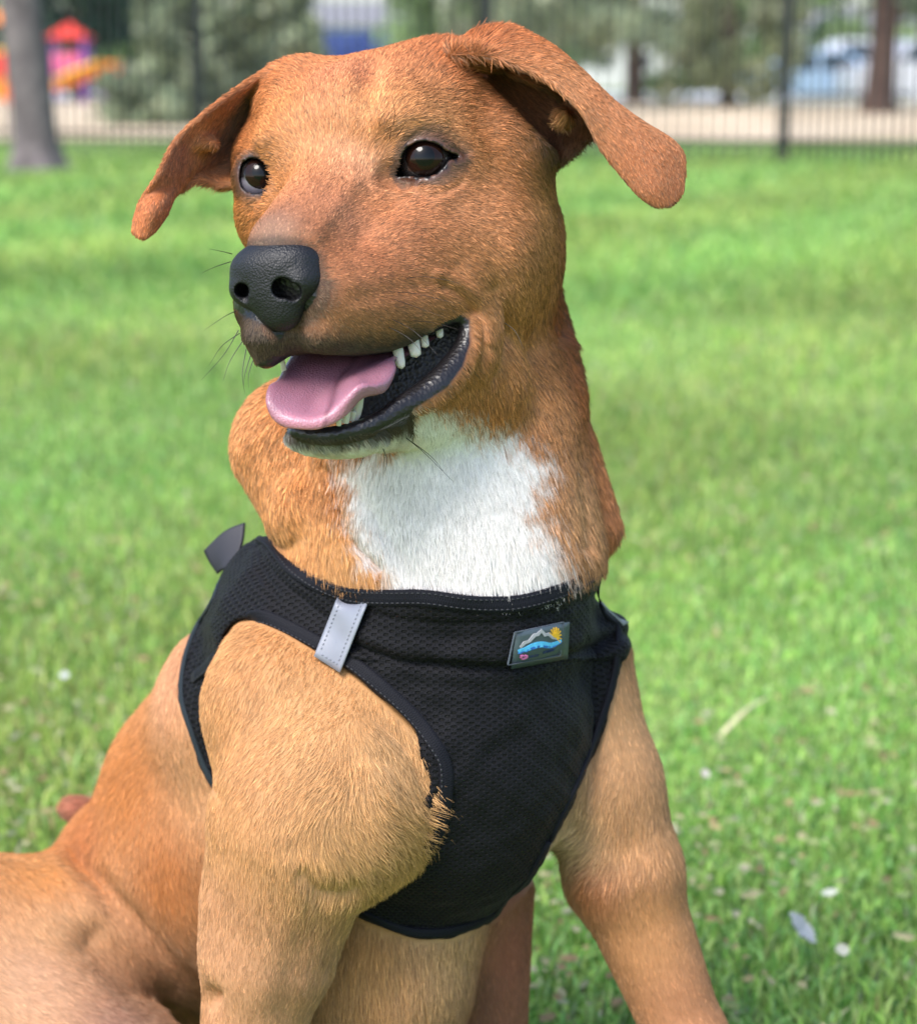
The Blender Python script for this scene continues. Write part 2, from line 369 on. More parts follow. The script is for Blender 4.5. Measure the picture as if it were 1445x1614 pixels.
def conifer(px, Y, h, rw, skirt, label, tr, cols=PINE, n=9000, lean=0, seed=1, group=None, size=.16):
    g = at(px, 115, Y); x, y = g.x, g.y; e = empty('pine_tree', (x, y, 0), label=label, category='tree')
    if group: e['group'] = group
    rg_ = random.Random(seed); clumps = []; br = []
    k = 0; z = skirt
    while z < h:
        f = 1-(z-skirt)/(h-skirt+.01); R = rw*(.25+.75*f**.8)
        for j in range(int(4+5*f)):
            a = rg_.uniform(0, 6.283); q = R*rg_.uniform(.45, 1); zz = z+rg_.uniform(-.3, .3)-q*.18
            clumps.append((q*math.cos(a), q*math.sin(a), zz, R*.33*rg_.uniform(.7, 1.3), R*.33*rg_.uniform(.7, 1.3), rg_.uniform(.3, .65)))
            if j % 2 == 0: br.append(([(0, 0, zz+q*.12), (q*.5*math.cos(a), q*.5*math.sin(a), zz+q*.08), (q*math.cos(a), q*math.sin(a), zz)], [tr*.28, tr*.16, tr*.06]))
        z += rg_.uniform(.55, .85)
    trunk_mesh('trunk', [(0, 0, -.2), (lean*.3, 0, h*.4), (lean, 0, h)], [tr, tr*.75, .05], m_bark_red, e, 12, .35, .06, br)
    crown_mesh('crown', clumps, int(n*.5), size, cols, m_leaf, e, seed, .5); return e
# tall tree at the left edge of the frame: grey trunk on the lawn, crown above the picture
tx = G(60, 268); e = empty('park_tree', (tx.x, tx.y, 0), label='large tree with a smooth grey trunk in front of the fence, at the left edge', category='tree')
trunk_mesh('trunk', [(0, 0, -.05), (-.02, 0, .5), (-.09, 0, 1.5), (-.14, .05, 3), (0, .1, 5), (.1, .1, 8)], [.205, .185, .175, .165, .14, .07], m_bark_grey, e, 26, .55, .02,
  [([(-.1, 0, 2.9), (-1.2, .3, 4.2), (-2.2, .5, 5.2)], [.10, .07, .03]), ([(0, 0, 3.4), (1.0, -.3, 4.6), (2.2, -.4, 5.6)], [.10, .07, .03]), ([(0, .1, 4), (.2, 1.2, 5.2), (.3, 2.2, 6)], [.09, .06, .03])])
rg_ = random.Random(2); crown_mesh('crown', [(rg_.uniform(-2.6, 2.6), rg_.uniform(-2.4, 2.4), rg_.uniform(4.6, 8.4), .9, .9, .7) for _ in range(34)], 9000, .09, PALE, m_leaf, e, 5, 0, 1.6)
conifer(318, 33, 9, 1.35, .35, 'dark pine with branches down to the ground behind the fence, left of the dog', .2, PINE, 12000, seed=3)
conifer(425, 40, 11, 1.0, 1.5, 'pine with a bare reddish trunk seen just above the ear on the left', .24, PINE, 9000, seed=4)
conifer(735, 48, 12, 1.9, 1.5, 'broad green pine rising right behind the top of the dog head', .25, [(.24, .36, .16), (.30, .42, .2), (.18, .28, .13)], 10000, seed=5)
conifer(870, 44, 11, 2.1, 1.9, 'dusky pine between the ear and the slim trunk', .2, PINE, 8000, seed=15)
conifer(1000, 57, 12, 2.3, 2.2, 'pine with a slim dark trunk standing before the pale street', .27, PINE, 10000, seed=6)
conifer(1150, 50, 11, 1.75, 1.05, 'olive-coloured pine just left of the thick fence post', .2, OLIVE, 8000, seed=7)
conifer(1385, 42, 13, 2.6, 2.9, 'pine with a thick leaning trunk in front of the parked cars', .31, PINE, 9000, lean=.8, seed=8)
conifer(120, 62, 9, 2.2, 2.2, 'dark blue-green conifer above the playground', .2, [(.02, .06, .04), (.03, .075, .045)], 7000, seed=9, size=.2)
for i, (px, Y, h, r, lb) in enumerate([(-60, 95, 8, 4.5, 'rounded pale tree far behind the grey trunk'), (230, 100, 7, 4.2, 'rounded pale tree far behind the playground slide'), 
    (840, 100, 7.5, 4.5, 'rounded pale tree far beyond the street, behind the ear'), (1240, 105, 8.5, 4.5, 'rounded pale tree far beyond the street, behind the fence post'), (1480, 98, 8, 4.5, 'rounded pale tree far off behind the thick pine trunk')]):
    g = at(px, 115, Y); e = empty('broadleaf_tree', (g.x, g.y, 0), label=lb, category='tree', group='pale trees beyond the street'); rg_ = random.Random(40+i)
    trunk_mesh('trunk', [(0, 0, -.1), (.1, 0, h*.3), (0, 0, h*.7)], [.22, .17, .08], m_bark_grey, e, 10)
    cl_ = []
    for _ in range(26):
        a = rg_.uniform(0, 6.28); q = r*math.sqrt(rg_.random())*.8; cl_.append((q*math.cos(a), q*math.sin(a), rg_.uniform(1.4, h-1)+.3, r*.3, r*.3, r*.26))
    crown_mesh('crown', cl_, 5200, .34, PALE, m_leaf, e, 60+i, 0, 1.4)
# hedge beyond the street
g0 = at(1060, 115, 88); e = empty('hedge', (g0.x+1.4, g0.y, 0), label='clipped pale green hedge beyond the street, right of the slim trunk', category='hedge')
crown_mesh('leaves', [(dx*.5-2.2, 0, .45, .4, .4, .5) for dx in range(11)], 4200, .15, [(.16, .26, .10), (.12, .22, .08)], m_leaf, e, 77, 0, 1.3)['kind'] = 'stuff'
# ------------------------------------------------------------------ fence
m_iron = material('fence_black_paint', (.014, .017, .018), .45, .5); 
def fence_run(a, b, label, n_sp, posts):
    a = Vector((a.x, a.y, 0)); b = Vector((b.x, b.y, 0)); d = b-a; Lh = d.length; ang = math.atan2(d.y, d.x)
    e = empty('metal_fence', a, label=label, category='fence'); e.rotation_euler = (0, 0, ang)
    for z in (.17, 1.62): box_mesh('rail', [(0, Lh, -.016, .016, z, z+.038)], m_iron, e)
    k = int(Lh/n_sp); pk = None
    for i in range(k+1):
        x = i*n_sp+.02
        if pk is None:
            pk = box_mesh('picket', [(-.009, .009, -.009, .009, .045, 1.86)], m_iron, e); import bmesh
            pk.location = (x, -.0255, 0)
        else: c = pk.copy(); COL.objects.link(c); c.parent = e; c.location = (x, -.0255, 0)
    p0 = None
    for x in posts:
        if p0 is None:
            p0 = box_mesh('post', [(-.05, .05, -.05, .05, -.1, 1.95)], m_iron, e, .004); c = p0; cp = box_mesh('cap', [(-.058, .058, -.058, .058, 1.951, 1.985)], m_iron, p0, .008)
        else: c = p0.copy(); COL.objects.link(c); c.parent = e; q = cp.copy(); COL.objects.link(q); q.parent = c
        c.location = (x, 0.075, 0)
fa, fb, fc = G(-330, 230), G(1230, 257), G(1900, 292)
L1 = (fb-fa).length
def along(px):                       # where a bearing meets the fence line
    d = ray(px, 115); t = (fa.x*d.y-fa.y*d.x)/((fa.x-fb.x)*d.y-(fa.y-fb.y)*d.x); return L1*t
fence_run(fa, fb, 'long run of black metal picket fence behind the dog', .113, [along(-150), along(305), along(758), L1])
L2 = (fc-fb).length; fence_run(fb+Vector((.06, -.02, 0)), fc, 'run of black metal picket fence right of the thick post, coming nearer', .113, [L2])
# ------------------------------------------------------------------ vehicles
def vehicle(name, px, Y, L_, Wd, Ht, prof, glass, paint, label, cat, rot=0, group=None):
    g = at(px, 115, Y); e = empty(name, (g.x, g.y, .016), label=label, category=cat); e.rotation_euler = (0, 0, rot)
    if group: e['group'] = group
    def ext(nm, poly, y0, y1, mt, par, tum=0.):
        n_ = len(poly); zm = .55*Ht; v = []
        for y_ in (y0, y1):
            for x_, z_ in poly: v.append((x_*L_, y_*(1-tum*max(0, z_*Ht-zm)), z_*Ht))
        f = [tuple(range(n_))[::-1], tuple(range(n_, 2*n_))]+[(j, (j+1) % n_, n_+(j+1) % n_, n_+j) for j in range(n_)]
        me = bpy.data.meshes.new(nm); me.from_pydata(v, [], f); me.materials.append(mt); o = bpy.data.objects.new(nm, me); COL.objects.link(o); o.parent = par; return o
    ext('body', prof, -Wd/2, Wd/2, paint, e, .12)
    for gl in glass: ext('window', gl, -Wd/2-.012, Wd/2+.012, m_glass, e, .12)
    for sx in (-.31, .31):
        for sy in (-1, 1):
            import bmesh
            bm = bmesh.new(); bmesh.ops.create_cone(bm, cap_ends=True, segments=20, radius1=.33, radius2=.33, depth=.22, matrix=Matrix.Translation((sx*L_, sy*(Wd/2-.1), .33)) @ Matrix.Rotation(math.pi/2, 4, 'X'))
            me = bpy.data.meshes.new('wheel'); bm.to_mesh(me); bm.free(); me.materials.append(m_tyre); o = bpy.data.objects.new('wheel', me); COL.objects.link(o); o.parent = e
            bm = bmesh.new(); bmesh.ops.create_cone(bm, cap_ends=True, segments=16, radius1=.2, radius2=.17, depth=.25, matrix=Matrix.Translation((sx*L_, sy*(Wd/2-.1), .33)) @ Matrix.Rotation(math.pi/2, 4, 'X'))
            me = bpy.data.meshes.new('rim'); bm.to_mesh(me); bm.free(); me.materials.append(m_rim); r = bpy.data.objects.new('rim', me); COL.objects.link(r); r.parent = o
    box_mesh('tail_light', [(L_/2-.09, L_/2+.01, -Wd/2-.01, -Wd/2+.25, .36*Ht, .62*Ht)], m_red, e, .02); box_mesh('tail_light', [(L_/2-.09, L_/2+.01, Wd/2-.25, Wd/2+.01, .36*Ht, .62*Ht)], m_red, e, .02)
    box_mesh('headlight', [(-L_/2-.01, -L_/2+.1, -Wd/2+.08, -Wd/2+.42, .36*Ht, .45*Ht)], m_lamp, e, .02); box_mesh('headlight', [(-L_/2-.01, -L_/2+.1, Wd/2-.42, Wd/2-.08, .36*Ht, .45*Ht)], m_lamp, e, .02)
    return e
m_glass = material('car_glass', (.03, .045, .06), .08, .6); m_tyre = material('tyre_rubber', (.02, .02, .02), .8); m_rim = material('alloy', (.55, .55, .57), .35, .5, **{'Metallic': .8}); m_red = material('red_lens', (.6, .03, .05), .2); m_lamp = material('lamp_glass', (.8, .8, .82), .15)
def paint(n, c): return material(n, c, .3, .5, **{'Coat Weight': .6, 'Coat Roughness': .05})
HATCH = [(-.5, .14), (-.5, .42), (-.47, .5), (-.28, .58), (-.12, .95), (.0, 1), (.3, .99), (.44, .66), (.5, .6), (.5, .14)]
HG = [[(-.24, .6), (-.11, .91), (.06, .94), (.06, .6)], [(.09, .6), (.09, .94), (.28, .93), (.39, .64)]]
SUV = [(-.5, .15), (-.5, .5), (-.47, .56), (-.26, .62), (-.14, .96), (-.08, 1), (.45, .99), (.5, .62), (.5, .15)]
SG = [[(-.22, .64), (-.12, .93), (.04, .94), (.04, .64)], [(.07, .64), (.07, .94), (.26, .94), (.26, .64)], [(.29, .64), (.29, .93), (.42, .92), (.46, .64)]]
VAN = [(-.5, .12), (-.5, .45), (-.42, .52), (-.33, .92), (-.28, 1), (.5, 1), (.5, .12)]
VG = [[(-.37, .56), (-.31, .88), (-.18, .88), (-.18, .56)]]
vehicle('parked_car', 1262, 62, 4.1, 1.7, 1.45, HATCH, HG, paint('light_blue_paint', (.42, .58, .80)), 'pale blue hatchback parked beside the thick fence post', 'car', .12, 'parked cars')
vehicle('parked_car', 1345, 66, 4.6, 1.9, 1.85, SUV, SG, paint('white_paint', (.82, .82, .85)), 'white sport utility car parked half behind the thick pine trunk', 'car', .1, 'parked cars')
vehicle('parked_car', 1455, 60, 4.6, 1.85, 1.75, SUV, SG, paint('silver_paint', (.66, .66, .72)), 'silver car cut off by the right edge of the frame', 'car', .1, 'parked cars')
vehicle('parked_van', 540, 62, 2.9, 2.0, 2.0, VAN, VG, paint('deep_blue_paint', (.02, .045, .20)), 'deep blue van parked beyond the fence, above the dog forehead', 'van', .05)
# pale house across the street
m_wall = noise_mat('pale_render', [(.62, .62, .64), (.7, .7, .72)], 2, .85, 4); m_roof = noise_mat('grey_roof', [(.18, .18, .2), (.26, .26, .28)], 3, .9, 4)
def house(px, Y, w_, d_, h_, label):
    g = at(px, 115, Y); e = empty('house', (g.x, g.y, 0), label=label, category='house')
    box_mesh('wall', [(-w_/2, w_/2, 0, d_, 0, h_)], m_wall, e)
    me = bpy.data.meshes.new('roof'); o_ = .4; me.from_pydata([(-w_/2-o_, -o_, h_+.003), (w_/2+o_, -o_, h_+.003), (w_/2+o_, d_+o_, h_+.003), (-w_/2-o_, d_+o_, h_+.003), (-w_/2-o_, d_/2, h_+1.5), (w_/2+o_, d_/2, h_+1.5)], [], [(0, 1, 5, 4), (2, 3, 4, 5), (0, 4, 3), (1, 2, 5), (3, 2, 1, 0)]); me.materials.append(m_roof)
    o = bpy.data.objects.new('roof', me); COL.objects.link(o); o.parent = e
    for i in range(int(w_/2.2)):
        x = -w_/2+1.1+i*2.2; f = box_mesh('window', [(x-.5, x+.5, -.03, -.002, .95, 1.95)], m_wall, e); box_mesh('pane', [(x-.42, x+.42, -.045, -.031, 1.03, 1.87)], m_glass, f)
house(1035, 112, 8, 8, 2.7, 'low pale house across the street, beside the slim dark trunk')
house(520, 118, 12, 8, 3.4, 'low pale house across the street, behind the blue van')
house(1400, 112, 12, 8, 3.0, 'low pale house across the street, behind the parked cars')
# ------------------------------------------------------------------ playground beyond the fence
m_pr = material('red_plastic', (.75, .05, .03), .4); m_po = material('orange_plastic', (.90, .26, .02), .35); m_py = material('yellow_plastic', (.9, .55, .03), .35); m_pp = material('purple_plastic', (.25, .08, .45), .4); m_pk = material('pink_plastic', (.8, .15, .30), .4)
g = at(112, 115, 58); e = empty('playground_tower', (g.x, g.y, 0), label='red and pink playground tower with a roof, right of the grey trunk', category='playground tower')
for sx in (-.45, .45):
    for sy in (-.45, .45): box_mesh('post', [(sx-.05, sx+.05, sy-.05, sy+.05, 0, 1.75)], m_pp, e)
box_mesh('platform', [(-.42, .42, -.42, .42, .72, .8)], m_pp, e); box_mesh('panel', [(-.38, .38, -.5, -.46, .81, 1.35)], m_pk, e, .01); box_mesh('panel', [(-.54, -.5, -.38, .38, .81, 1.35)], m_pp, e, .01)
me = bpy.data.meshes.new('roof'); me.from_pydata([(-.6, -.6, 1.752), (.6, -.6, 1.752), (.6, .6, 1.752), (-.6, .6, 1.752), (0, 0, 2.2)], [], [(0, 1, 4), (1, 2, 4), (2, 3, 4), (3, 0, 4), (3, 2, 1, 0)]); me.materials.append(m_pr); o = bpy.data.objects.new('roof', me); COL.objects.link(o); o.parent = e
g = at(130, 115, 56); e = empty('playground_slide', (g.x, g.y, 0), label='orange and yellow curved tube slide beside the playground tower', category='slide')
def tube_obj(name, pts, rs, mt, par, seg=14):
    o = trunk_mesh(name, pts, rs, mt, par, seg, 0, 0); return o
tube_obj('chute', [(-.95, 0, .36), (-.5, 0, .5), (0, .1, .74), (.55, .1, 1.0), (.78, .3, 1.1)], [.34, .38, .38, .36, .3], m_po, e); tube_obj('rim', [(-.6, -.34, .66), (0, -.3, .92), (.5, -.26, 1.12)], [.16, .2, .15], m_py, e)
for x in (-.6, 0, .5): box_mesh('support', [(x-.035, x+.035, -.03, .03, 0, .55+x*.3)], m_pp, e)
g = at(172, 115, 57); e = empty('playground_climber', (g.x, g.y, 0), label='low red and blue climber at the end of the slide', category='climber'); import bmesh
bm = bmesh.new(); bmesh.ops.create_icosphere(bm, subdivisions=3, radius=.42, matrix=Matrix.Translation((0, 0, .72)) @ Matrix.Diagonal((1, 1, .7, 1))); me = bpy.data.meshes.new('dome'); bm.to_mesh(me); bm.free(); me.materials.append(m_pr); o = bpy.data.objects.new('dome', me); COL.objects.link(o); o.parent = e
for sx in (-.3, .3, 0): box_mesh('leg', [(sx-.04, sx+.04, -.2, -.12, 0, .6)], m_pp, e)
g = at(-4, 115, 56); e = empty('playground_tower', (g.x, g.y, 0), label='red playground tower partly cut off by the left edge of the frame', category='playground tower')
for sx in (-.4, .4): 
    for sy in (-.4, .4): box_mesh('post', [(sx-.05, sx+.05, sy-.05, sy+.05, 0, 2.1)], m_pr, e)
box_mesh('panel', [(-.34, .34, -.47, -.43, .7, 1.3)], m_pr, e, .01); box_mesh('panel', [(-.34, .34, -.47, -.43, .1, .6)], m_po, e, .01); box_mesh('platform', [(-.42, .42, -.38, .38, 1.35, 1.45)], m_py, e)
me = bpy.data.meshes.new('roof'); me.from_pydata([(-.55, -.55, 2.102), (.55, -.55, 2.102), (.55, .55, 2.102), (-.55, .55, 2.102), (0, 0, 2.5)], [], [(0, 1, 4), (1, 2, 4), (2, 3, 4), (3, 0, 4), (3, 2, 1, 0)]); me.materials.append(m_po); o = bpy.data.objects.new('roof', me); COL.objects.link(o); o.parent = e
# ------------------------------------------------------------------ single things lying in the near grass
def stalk(p, q, r, mt, name, label, cat):
    a = G(*p); b = G(*q); a.z = .045; b.z = .05; o = trunk_mesh(name, [(0, 0, 0), tuple((b-a)*.5+Vector((0, 0, .006))), tuple(b-a)], [r, r*.8, r*.4], mt, None, 6); o.location = a; props(o, label=label, category=cat)
stalk((1136, 1214), (1208, 1160), .0042, material('straw', (.55, .50, .28), .6), 'dry_grass_stalk', 'single straw-coloured grass stalk lying on the lawn right of the dog', 'grass stalk')
def leaf(px, py, L_, W_, rot, col, name, label, tilt=.25):
    c = G(px, py); c.z = .05; n_ = 8; v = []
    for i in range(n_+1):
        t = i/n_; w_ = W_/2*math.sin(math.pi*min(t*.93+.04, 1))**.7
        for s in (-1, 0, 1): v.append(((t-.5)*L_, s*w_*(1+.15*math.sin(t*17)), .12*W_*abs(s)+.1*L_*(t-.5)**2+tilt*s*w_))
    f = [(i*3+j, i*3+j+1, i*3+j+4, i*3+j+3) for i in range(n_) for j in range(2)]
    v2 = v+[(a, b, z-.0006) for a, b, z in v]; k = len(v); f2 = f+[tuple(k+q for q in g)[::-1] for g in f]
    me = bpy.data.meshes.new(name); me.from_pydata(v2, [], f2); me.materials.append(noise_mat(name+'_skin', [tuple(x*.8 for x in col), col], 60, .7, 4)); o = bpy.data.objects.new(name, me); COL.objects.link(o); o.location = c; o.rotation_euler = (0, 0, rot); props(o, label=label, category='leaf')
leaf(1262, 1548, .030, .024, 1.2, (.34, .36, .36), 'fallen_leaf', 'grey fallen leaf on the grass near the bottom right corner', 1.)
leaf(1324, 1582, .013, .009, .3, (.45, .45, .36), 'fallen_leaf', 'small whitish leaf on the grass right of the grey one', .8)
leaf(1304, 1486, .019, .006, .5, (.56, .58, .46), 'fallen_leaf', 'thin pale leaf on the grass above the grey one', .8)
leaf(1110, 1288, .010, .008, .5, (.5, .46, .42), 'fallen_petal', 'pinkish white petal in the grass beside the far front leg', .8)
leaf(104, 1124, .012, .008, .2, (.5, .52, .5), 'fallen_petal', 'white petal in the grass left of the dog back', .8)
leaf(1176, 1418, .022, .010, 2.2, (.62, .5, .34), 'fallen_leaf', 'tan curled leaf in the grass close to the far front leg', .8)
# ------------------------------------------------------------------ THE DOG: sculpted body
NEAR_EYE = [(625,277),(637,276),(646,276),(661,278),(675,277),(688,272),(699,261),(706,251),(723,247),(703,239),(690,229),(672,223),(656,225),(643,232),(636,243),(631,260)]
FAR_EYE = [(379,282),(380,264),(384,255),(394,250),(406,251),(415,256),(420,266),(423,278),(423,291),(417,298),(408,303),(397,303),(388,300),(381,293)]
EYE_N = S(669, 252, -18); EYE_F = S(412, 279, 80); ER = 44.; ERF = 40.
def both(fn):
    for sgn in (1, -1): fn(sgn)
def torso(B):
    B.ell(S(690, 1130, 330), (250, 330, 250), k=0)                           # rib cage front
    B.cone(S(640, 1180, 420), S(270, 1420, 860), 250, 250, k=120)            # barrel towards the rump
    B.cone(S(540, 950, 400), S(330, 1230, 760), 160, 190, k=90)              # back line
    B.ell(S(420, 1120, 560), (195, 180, 220), k=60)
    B.ell(S(160, 1560, 960), (260, 260, 260), k=80)                          # rump
    B.ell(S(590, 1520, 450), (185, 220, 210), k=50)
    B.ell(S(640, 1360, 470), (175, 215, 210), k=50)                          # brisket
    B.cone(S(470, 1000, 330), S(530, 1240, 150), 140, 150, k=70)             # near shoulder
    B.cone(S(900, 1050, 430), S(945, 1230, 420), 108, 98, k=60)              # far shoulder
    B.cone(S(700, 700, 300), S(700, 880, 330), 225, 262, k=60)
    B.cone(S(660, 610, 190), S(720, 900, 250), 130, 200, k=60)               # throat
    B.ell(S(450, 975, 430), (118, 140, 130), k=40)                           # withers
B = Field(axis([(-1300, -560, 14, 9), (-560, 380, 3.1, 3.1), (380, 800, 9, 12)]),
          axis([(-800, -90, 3.1, 3.1), (-90, 60, 5, 8), (60, 1500, 9, 10)]),
          axis([(-420, 260, 3.2, 3.6), (260, 1500, 8, 12)]))
torso(B)
B.cone(S(100, 1500, 700), S(-60, 1480, 640), 190, 150, k=50)             # thigh
B.cone(S(-40, 1500, 620), S(240, 1740, 520), 170, 130, k=40)
B.cone(S(230, 1760, 520), S(330, 1880, 480), 120, 70, k=40)
B.cone(S(300, 1900, 480), S(560, 1990, 420), 60, 45, k=30)               # hind foot
B.cone(S(735, 1400, 640), S(750, 1880, 600), 128, 80, k=60)              # far hind leg
B.cone(S(750, 1880, 600), S(800, 1990, 480), 60, 50, k=30)
B.tube([S(230,1360,1080), S(165,1296,1120), S(112,1274,1110)], [34, 27, 22], k=20)     # tail
B.ell(S(432, 1125, 200), (122, 150, 130), k=40)
B.ell(S(502, 1280, 110), (172, 168, 130), k=50)                          # upper arm bulge
B.cone(S(425, 1420, 150), S(390, 1700, 190), 106, 80, k=60)              # near forearm
B.cone(S(390, 1700, 190), S(385, 2030, 240), 78, 50, k=30)
B.cone(S(462, 1320, 120), S(428, 1490, 150), 128, 104, k=50)
B.cone(S(385, 2030, 240), S(392, 2090, 180), 52, 56, k=25)
B.cone(S(945, 1240, 420), S(985, 1370, 420), 104, 98, k=50)
B.cone(S(982, 1380, 420), S(1084, 1640, 430), 94, 68, k=40)              # far forearm
B.cone(S(1084, 1640, 430), S(1180, 1990, 440), 68, 46, k=30)
B.cone(S(1180, 1990, 440), S(1190, 2040, 380), 48, 52, k=20)
for px, py, dz in ((350, 2105, 130), (385, 2112, 115), (425, 2105, 130), (1150, 2055, 340), (1185, 2062, 325), (1222, 2055, 340), (560, 2005, 370), (800, 2010, 430)):
    B.ell(S(px, py, dz), (20, 17, 34), k=12)                                 # toes
# neck ---------------------------------------------------------------------
B.cone(S(674, 380, 290), S(700, 860, 330), 184, 262, k=60)
B.cone(S(478, 705, 320), S(504, 790, 285), 122, 100, k=9)               # loose roll, left
B.cone(S(500, 796, 250), S(605, 852, 192), 84, 44, k=14)
B.cone(S(862, 590, 345), S(918, 828, 365), 42, 62, k=22)                  # loose roll, right
# skull --------------------------------------------------------------------
B.ell(H(-190, 0, 25), (215, 190, 150), HM, k=60)
B.ell(H(-60, 0, 30), (100, 150, 105), HM, k=60)
both(lambda s: B.ell(H(-38, s*88, 55), (56, 56, 42), HM, k=40))          # brow
both(lambda s: B.ell(H(-120, s*130, -70), (140, 88, 105), HM, k=60))     # zygoma
both(lambda s: B.ell(H(-228, s*156, -150), (148, 100, 156), HM, k=60))   # jaw muscle
B.ell(S(774, 420, 90), (76, 130, 110), k=50)                             # near cheek ruff
B.ell(S(690, 155, 115), (105, 95, 100), k=40)                            # temple and ear base, near
B.ell(S(790, 225, 150), (92, 110, 110), k=40)
B.ell(S(815, 165, 195), (80, 75, 90), k=30)
B.ell(S(478, 175, 160), (85, 88, 100), k=40)                             # far
B.ell(S(425, 255, 170), (60, 70, 80), k=30)
B.ell(S(432, 330, 110), (62, 80, 80), k=30)
B.cone(S(800, 390, 380), S(836, 610, 330), 72, 80, k=40)                 # nape
# muzzle -------------------------------------------------------------------
B.cone(H(-10, 0, -70), H(212, 0, -124), 104, 70, k=45)
B.cone(H(-10, 0, -18), H(236, 0, -90), 50, 44, k=40)
both(lambda s: B.cone(H(20, s*78, -150), H(215, s*46, -178), 78, 62, k=35))
both(lambda s: B.ell(H(218, s*34, -228), (54, 42, 36), HM, k=22))        # front of the upper lip
B.cone(S(560, 492, -128), S(690, 465, -20), 72, 70, k=40)                # near side of the lip
B.cone(S(640, 400, -40), S(740, 400, 30), 90, 90, k=50)
# lower jaw
B.cone(S(720, 560, 20), S(520, 655, -90), 66, 44, k=30)
B.cone(S(600, 575, 80), S(480, 655, -70), 60, 36, k=30)
B.ell(S(530, 688, -112), (78, 32, 50), k=16)
B.cone(S(740, 600, 90), S(560, 678, -30), 90, 36, k=40)
B.cone(S(414, 530, -180), S(418, 562, -168), 30, 18, k=26)                 # lobe of the upper lip
# mouth opening
MOUTH = [(398,612),(428,600),(444,580),(456,562),(500,558),(560,562),(610,558),(650,542),(690,516),(715,505),(728,508),(732,530),(718,566),(690,598),(660,618),(634,634),(600,662),(560,672),(520,678),(480,678),(446,672),(395,645)]
B.prism(MOUTH, -330, 30, k=7)
# black lips
B.tube([S(672,524,-100),S(700,506,-76),S(724,498,-60),S(738,512,-52),S(735,545,-58),S(716,580,-74),S(693,606,-92),S(663,628,-108),S(636,640,-128),S(600,662,-150),S(560,678,-162),S(510,686,-166),S(465,680,-158)], [3,7,9,12,16,21,22,20,15,12,11,10,8], k=8, n=4)
# fold behind the corner of the mouth
B.tube([S(665,428,-60),S(708,436,-40),S(745,466,-22),S(762,515,-16),S(752,575,-25)], [8,10,12,12,8], k=34)
# the muzzle's end under the nose pad
B.ell(H(222, -6, -130), (45, 66, 54), HM, k=14)
# forehead furrow
B.tube([S(585,85,20),S(575,140,-70),S(560,200,-105)], [10, 9, 5], k=30, op='cut')
# eyes ---------------------------------------------------------------------
B.ell(S(622, 276, -70), (24, 20, 20), k=18, op='cut')                    # inner hollow
for c, er, poly, zr in ((EYE_N, ER, NEAR_EYE, (-160, 0)), (EYE_F, ERF, FAR_EYE, (-60, 100))):
    B.ell(c, (er+7,)*3, k=14)
    B.prism(poly, zr[0], zr[1], k=4, grow=1.)
    B.ell(c, (er+.5,)*3, k=1, op='cut')
B.prism([(732,106),(790,112),(858,142),(902,172),(934,215),(912,246),(876,240),(838,204),(796,164),(756,126)], -90, 190, k=9)
# ears ---------------------------------------------------------------------
def Sr(rows): return [[S(*p) for p in r] for r in rows]
EAR_N = Sr([[(712,82,20),(765,55,110),(830,70,190),(875,150,220),(878,255,150)],
 [(770,86,-20),(800,52,40),(855,70,110),(895,130,150),(905,235,120)],
 [(850,117,-50),(862,84,0),(890,92,60),(925,150,100),(930,215,90)],
 [(912,168,-60),(930,142,-20),(955,152,20),(975,175,50),(975,200,50)],
 [(950,235,-55),(972,205,-40),(1000,194,-15),(1025,202,10),(1040,214,20)],
 [(990,286,-45),(1014,256,-40),(1040,236,-20),(1062,230,0),(1072,238,5)],
 [(1010,308,-40),(1035,296,-40),(1055,280,-22),(1072,270,-5),(1077,264,0)],
 [(1032,323,-34),(1044,323,-34),(1057,320,-26),(1068,310,-14),(1075,298,-6)]])
EAR_F = Sr([[(490,100,130),(440,135,190),(410,190,215),(385,250,200),(372,290,160)],
 [(430,110,110),(400,150,180),(385,200,210),(355,260,200),(345,292,160)],
 [(355,155,90),(350,190,150),(340,230,180),(320,268,180),(312,284,150)],
 [(284,214,70),(298,230,110),(305,255,140),(298,282,150),(288,296,140)],
 [(250,274,40),(266,280,70),(280,287,105),(282,296,120),(275,302,115)],
 [(220,322,60),(232,320,45),(246,321,40),(257,325,52),(263,333,70)],
 [(210,362,60),(219,371,50),(231,372,48),(243,362,52),(252,351,60)]])
for E_, n in ((EAR_N, 16), (EAR_F, 14)):
    P = patch(E_, n, n); m = P.shape[0]
    R = np.interp(np.linspace(0, 1, m), [0, .25, .6, 1], [7.5, 5.2, 4.2, 3.8])[:, None]*np.ones(P.shape[:2])
    B.sheet(P, R, k=12)
B.ell(S(888, 184, 48), (12, 14, 20), k=14)
B.ell(S(322, 226, 128), (24, 10, 18), k=16)

V, Fq = B.mesh(); del B
def vnormals(V, F):
    n = np.cross(V[F[:, 2]]-V[F[:, 0]], V[F[:, 3]]-V[F[:, 1]]); N_ = np.zeros_like(V)
    for k in range(4):
        for ax in range(3): N_[:, ax] += np.bincount(F[:, k], n[:, ax], len(V))
    return N_/(np.linalg.norm(N_, axis=1)[:, None]+1e-9)
VN = vnormals(V, Fq)
if (VN*(V-V.mean(0))).sum(1).mean() < 0: VN = -VN
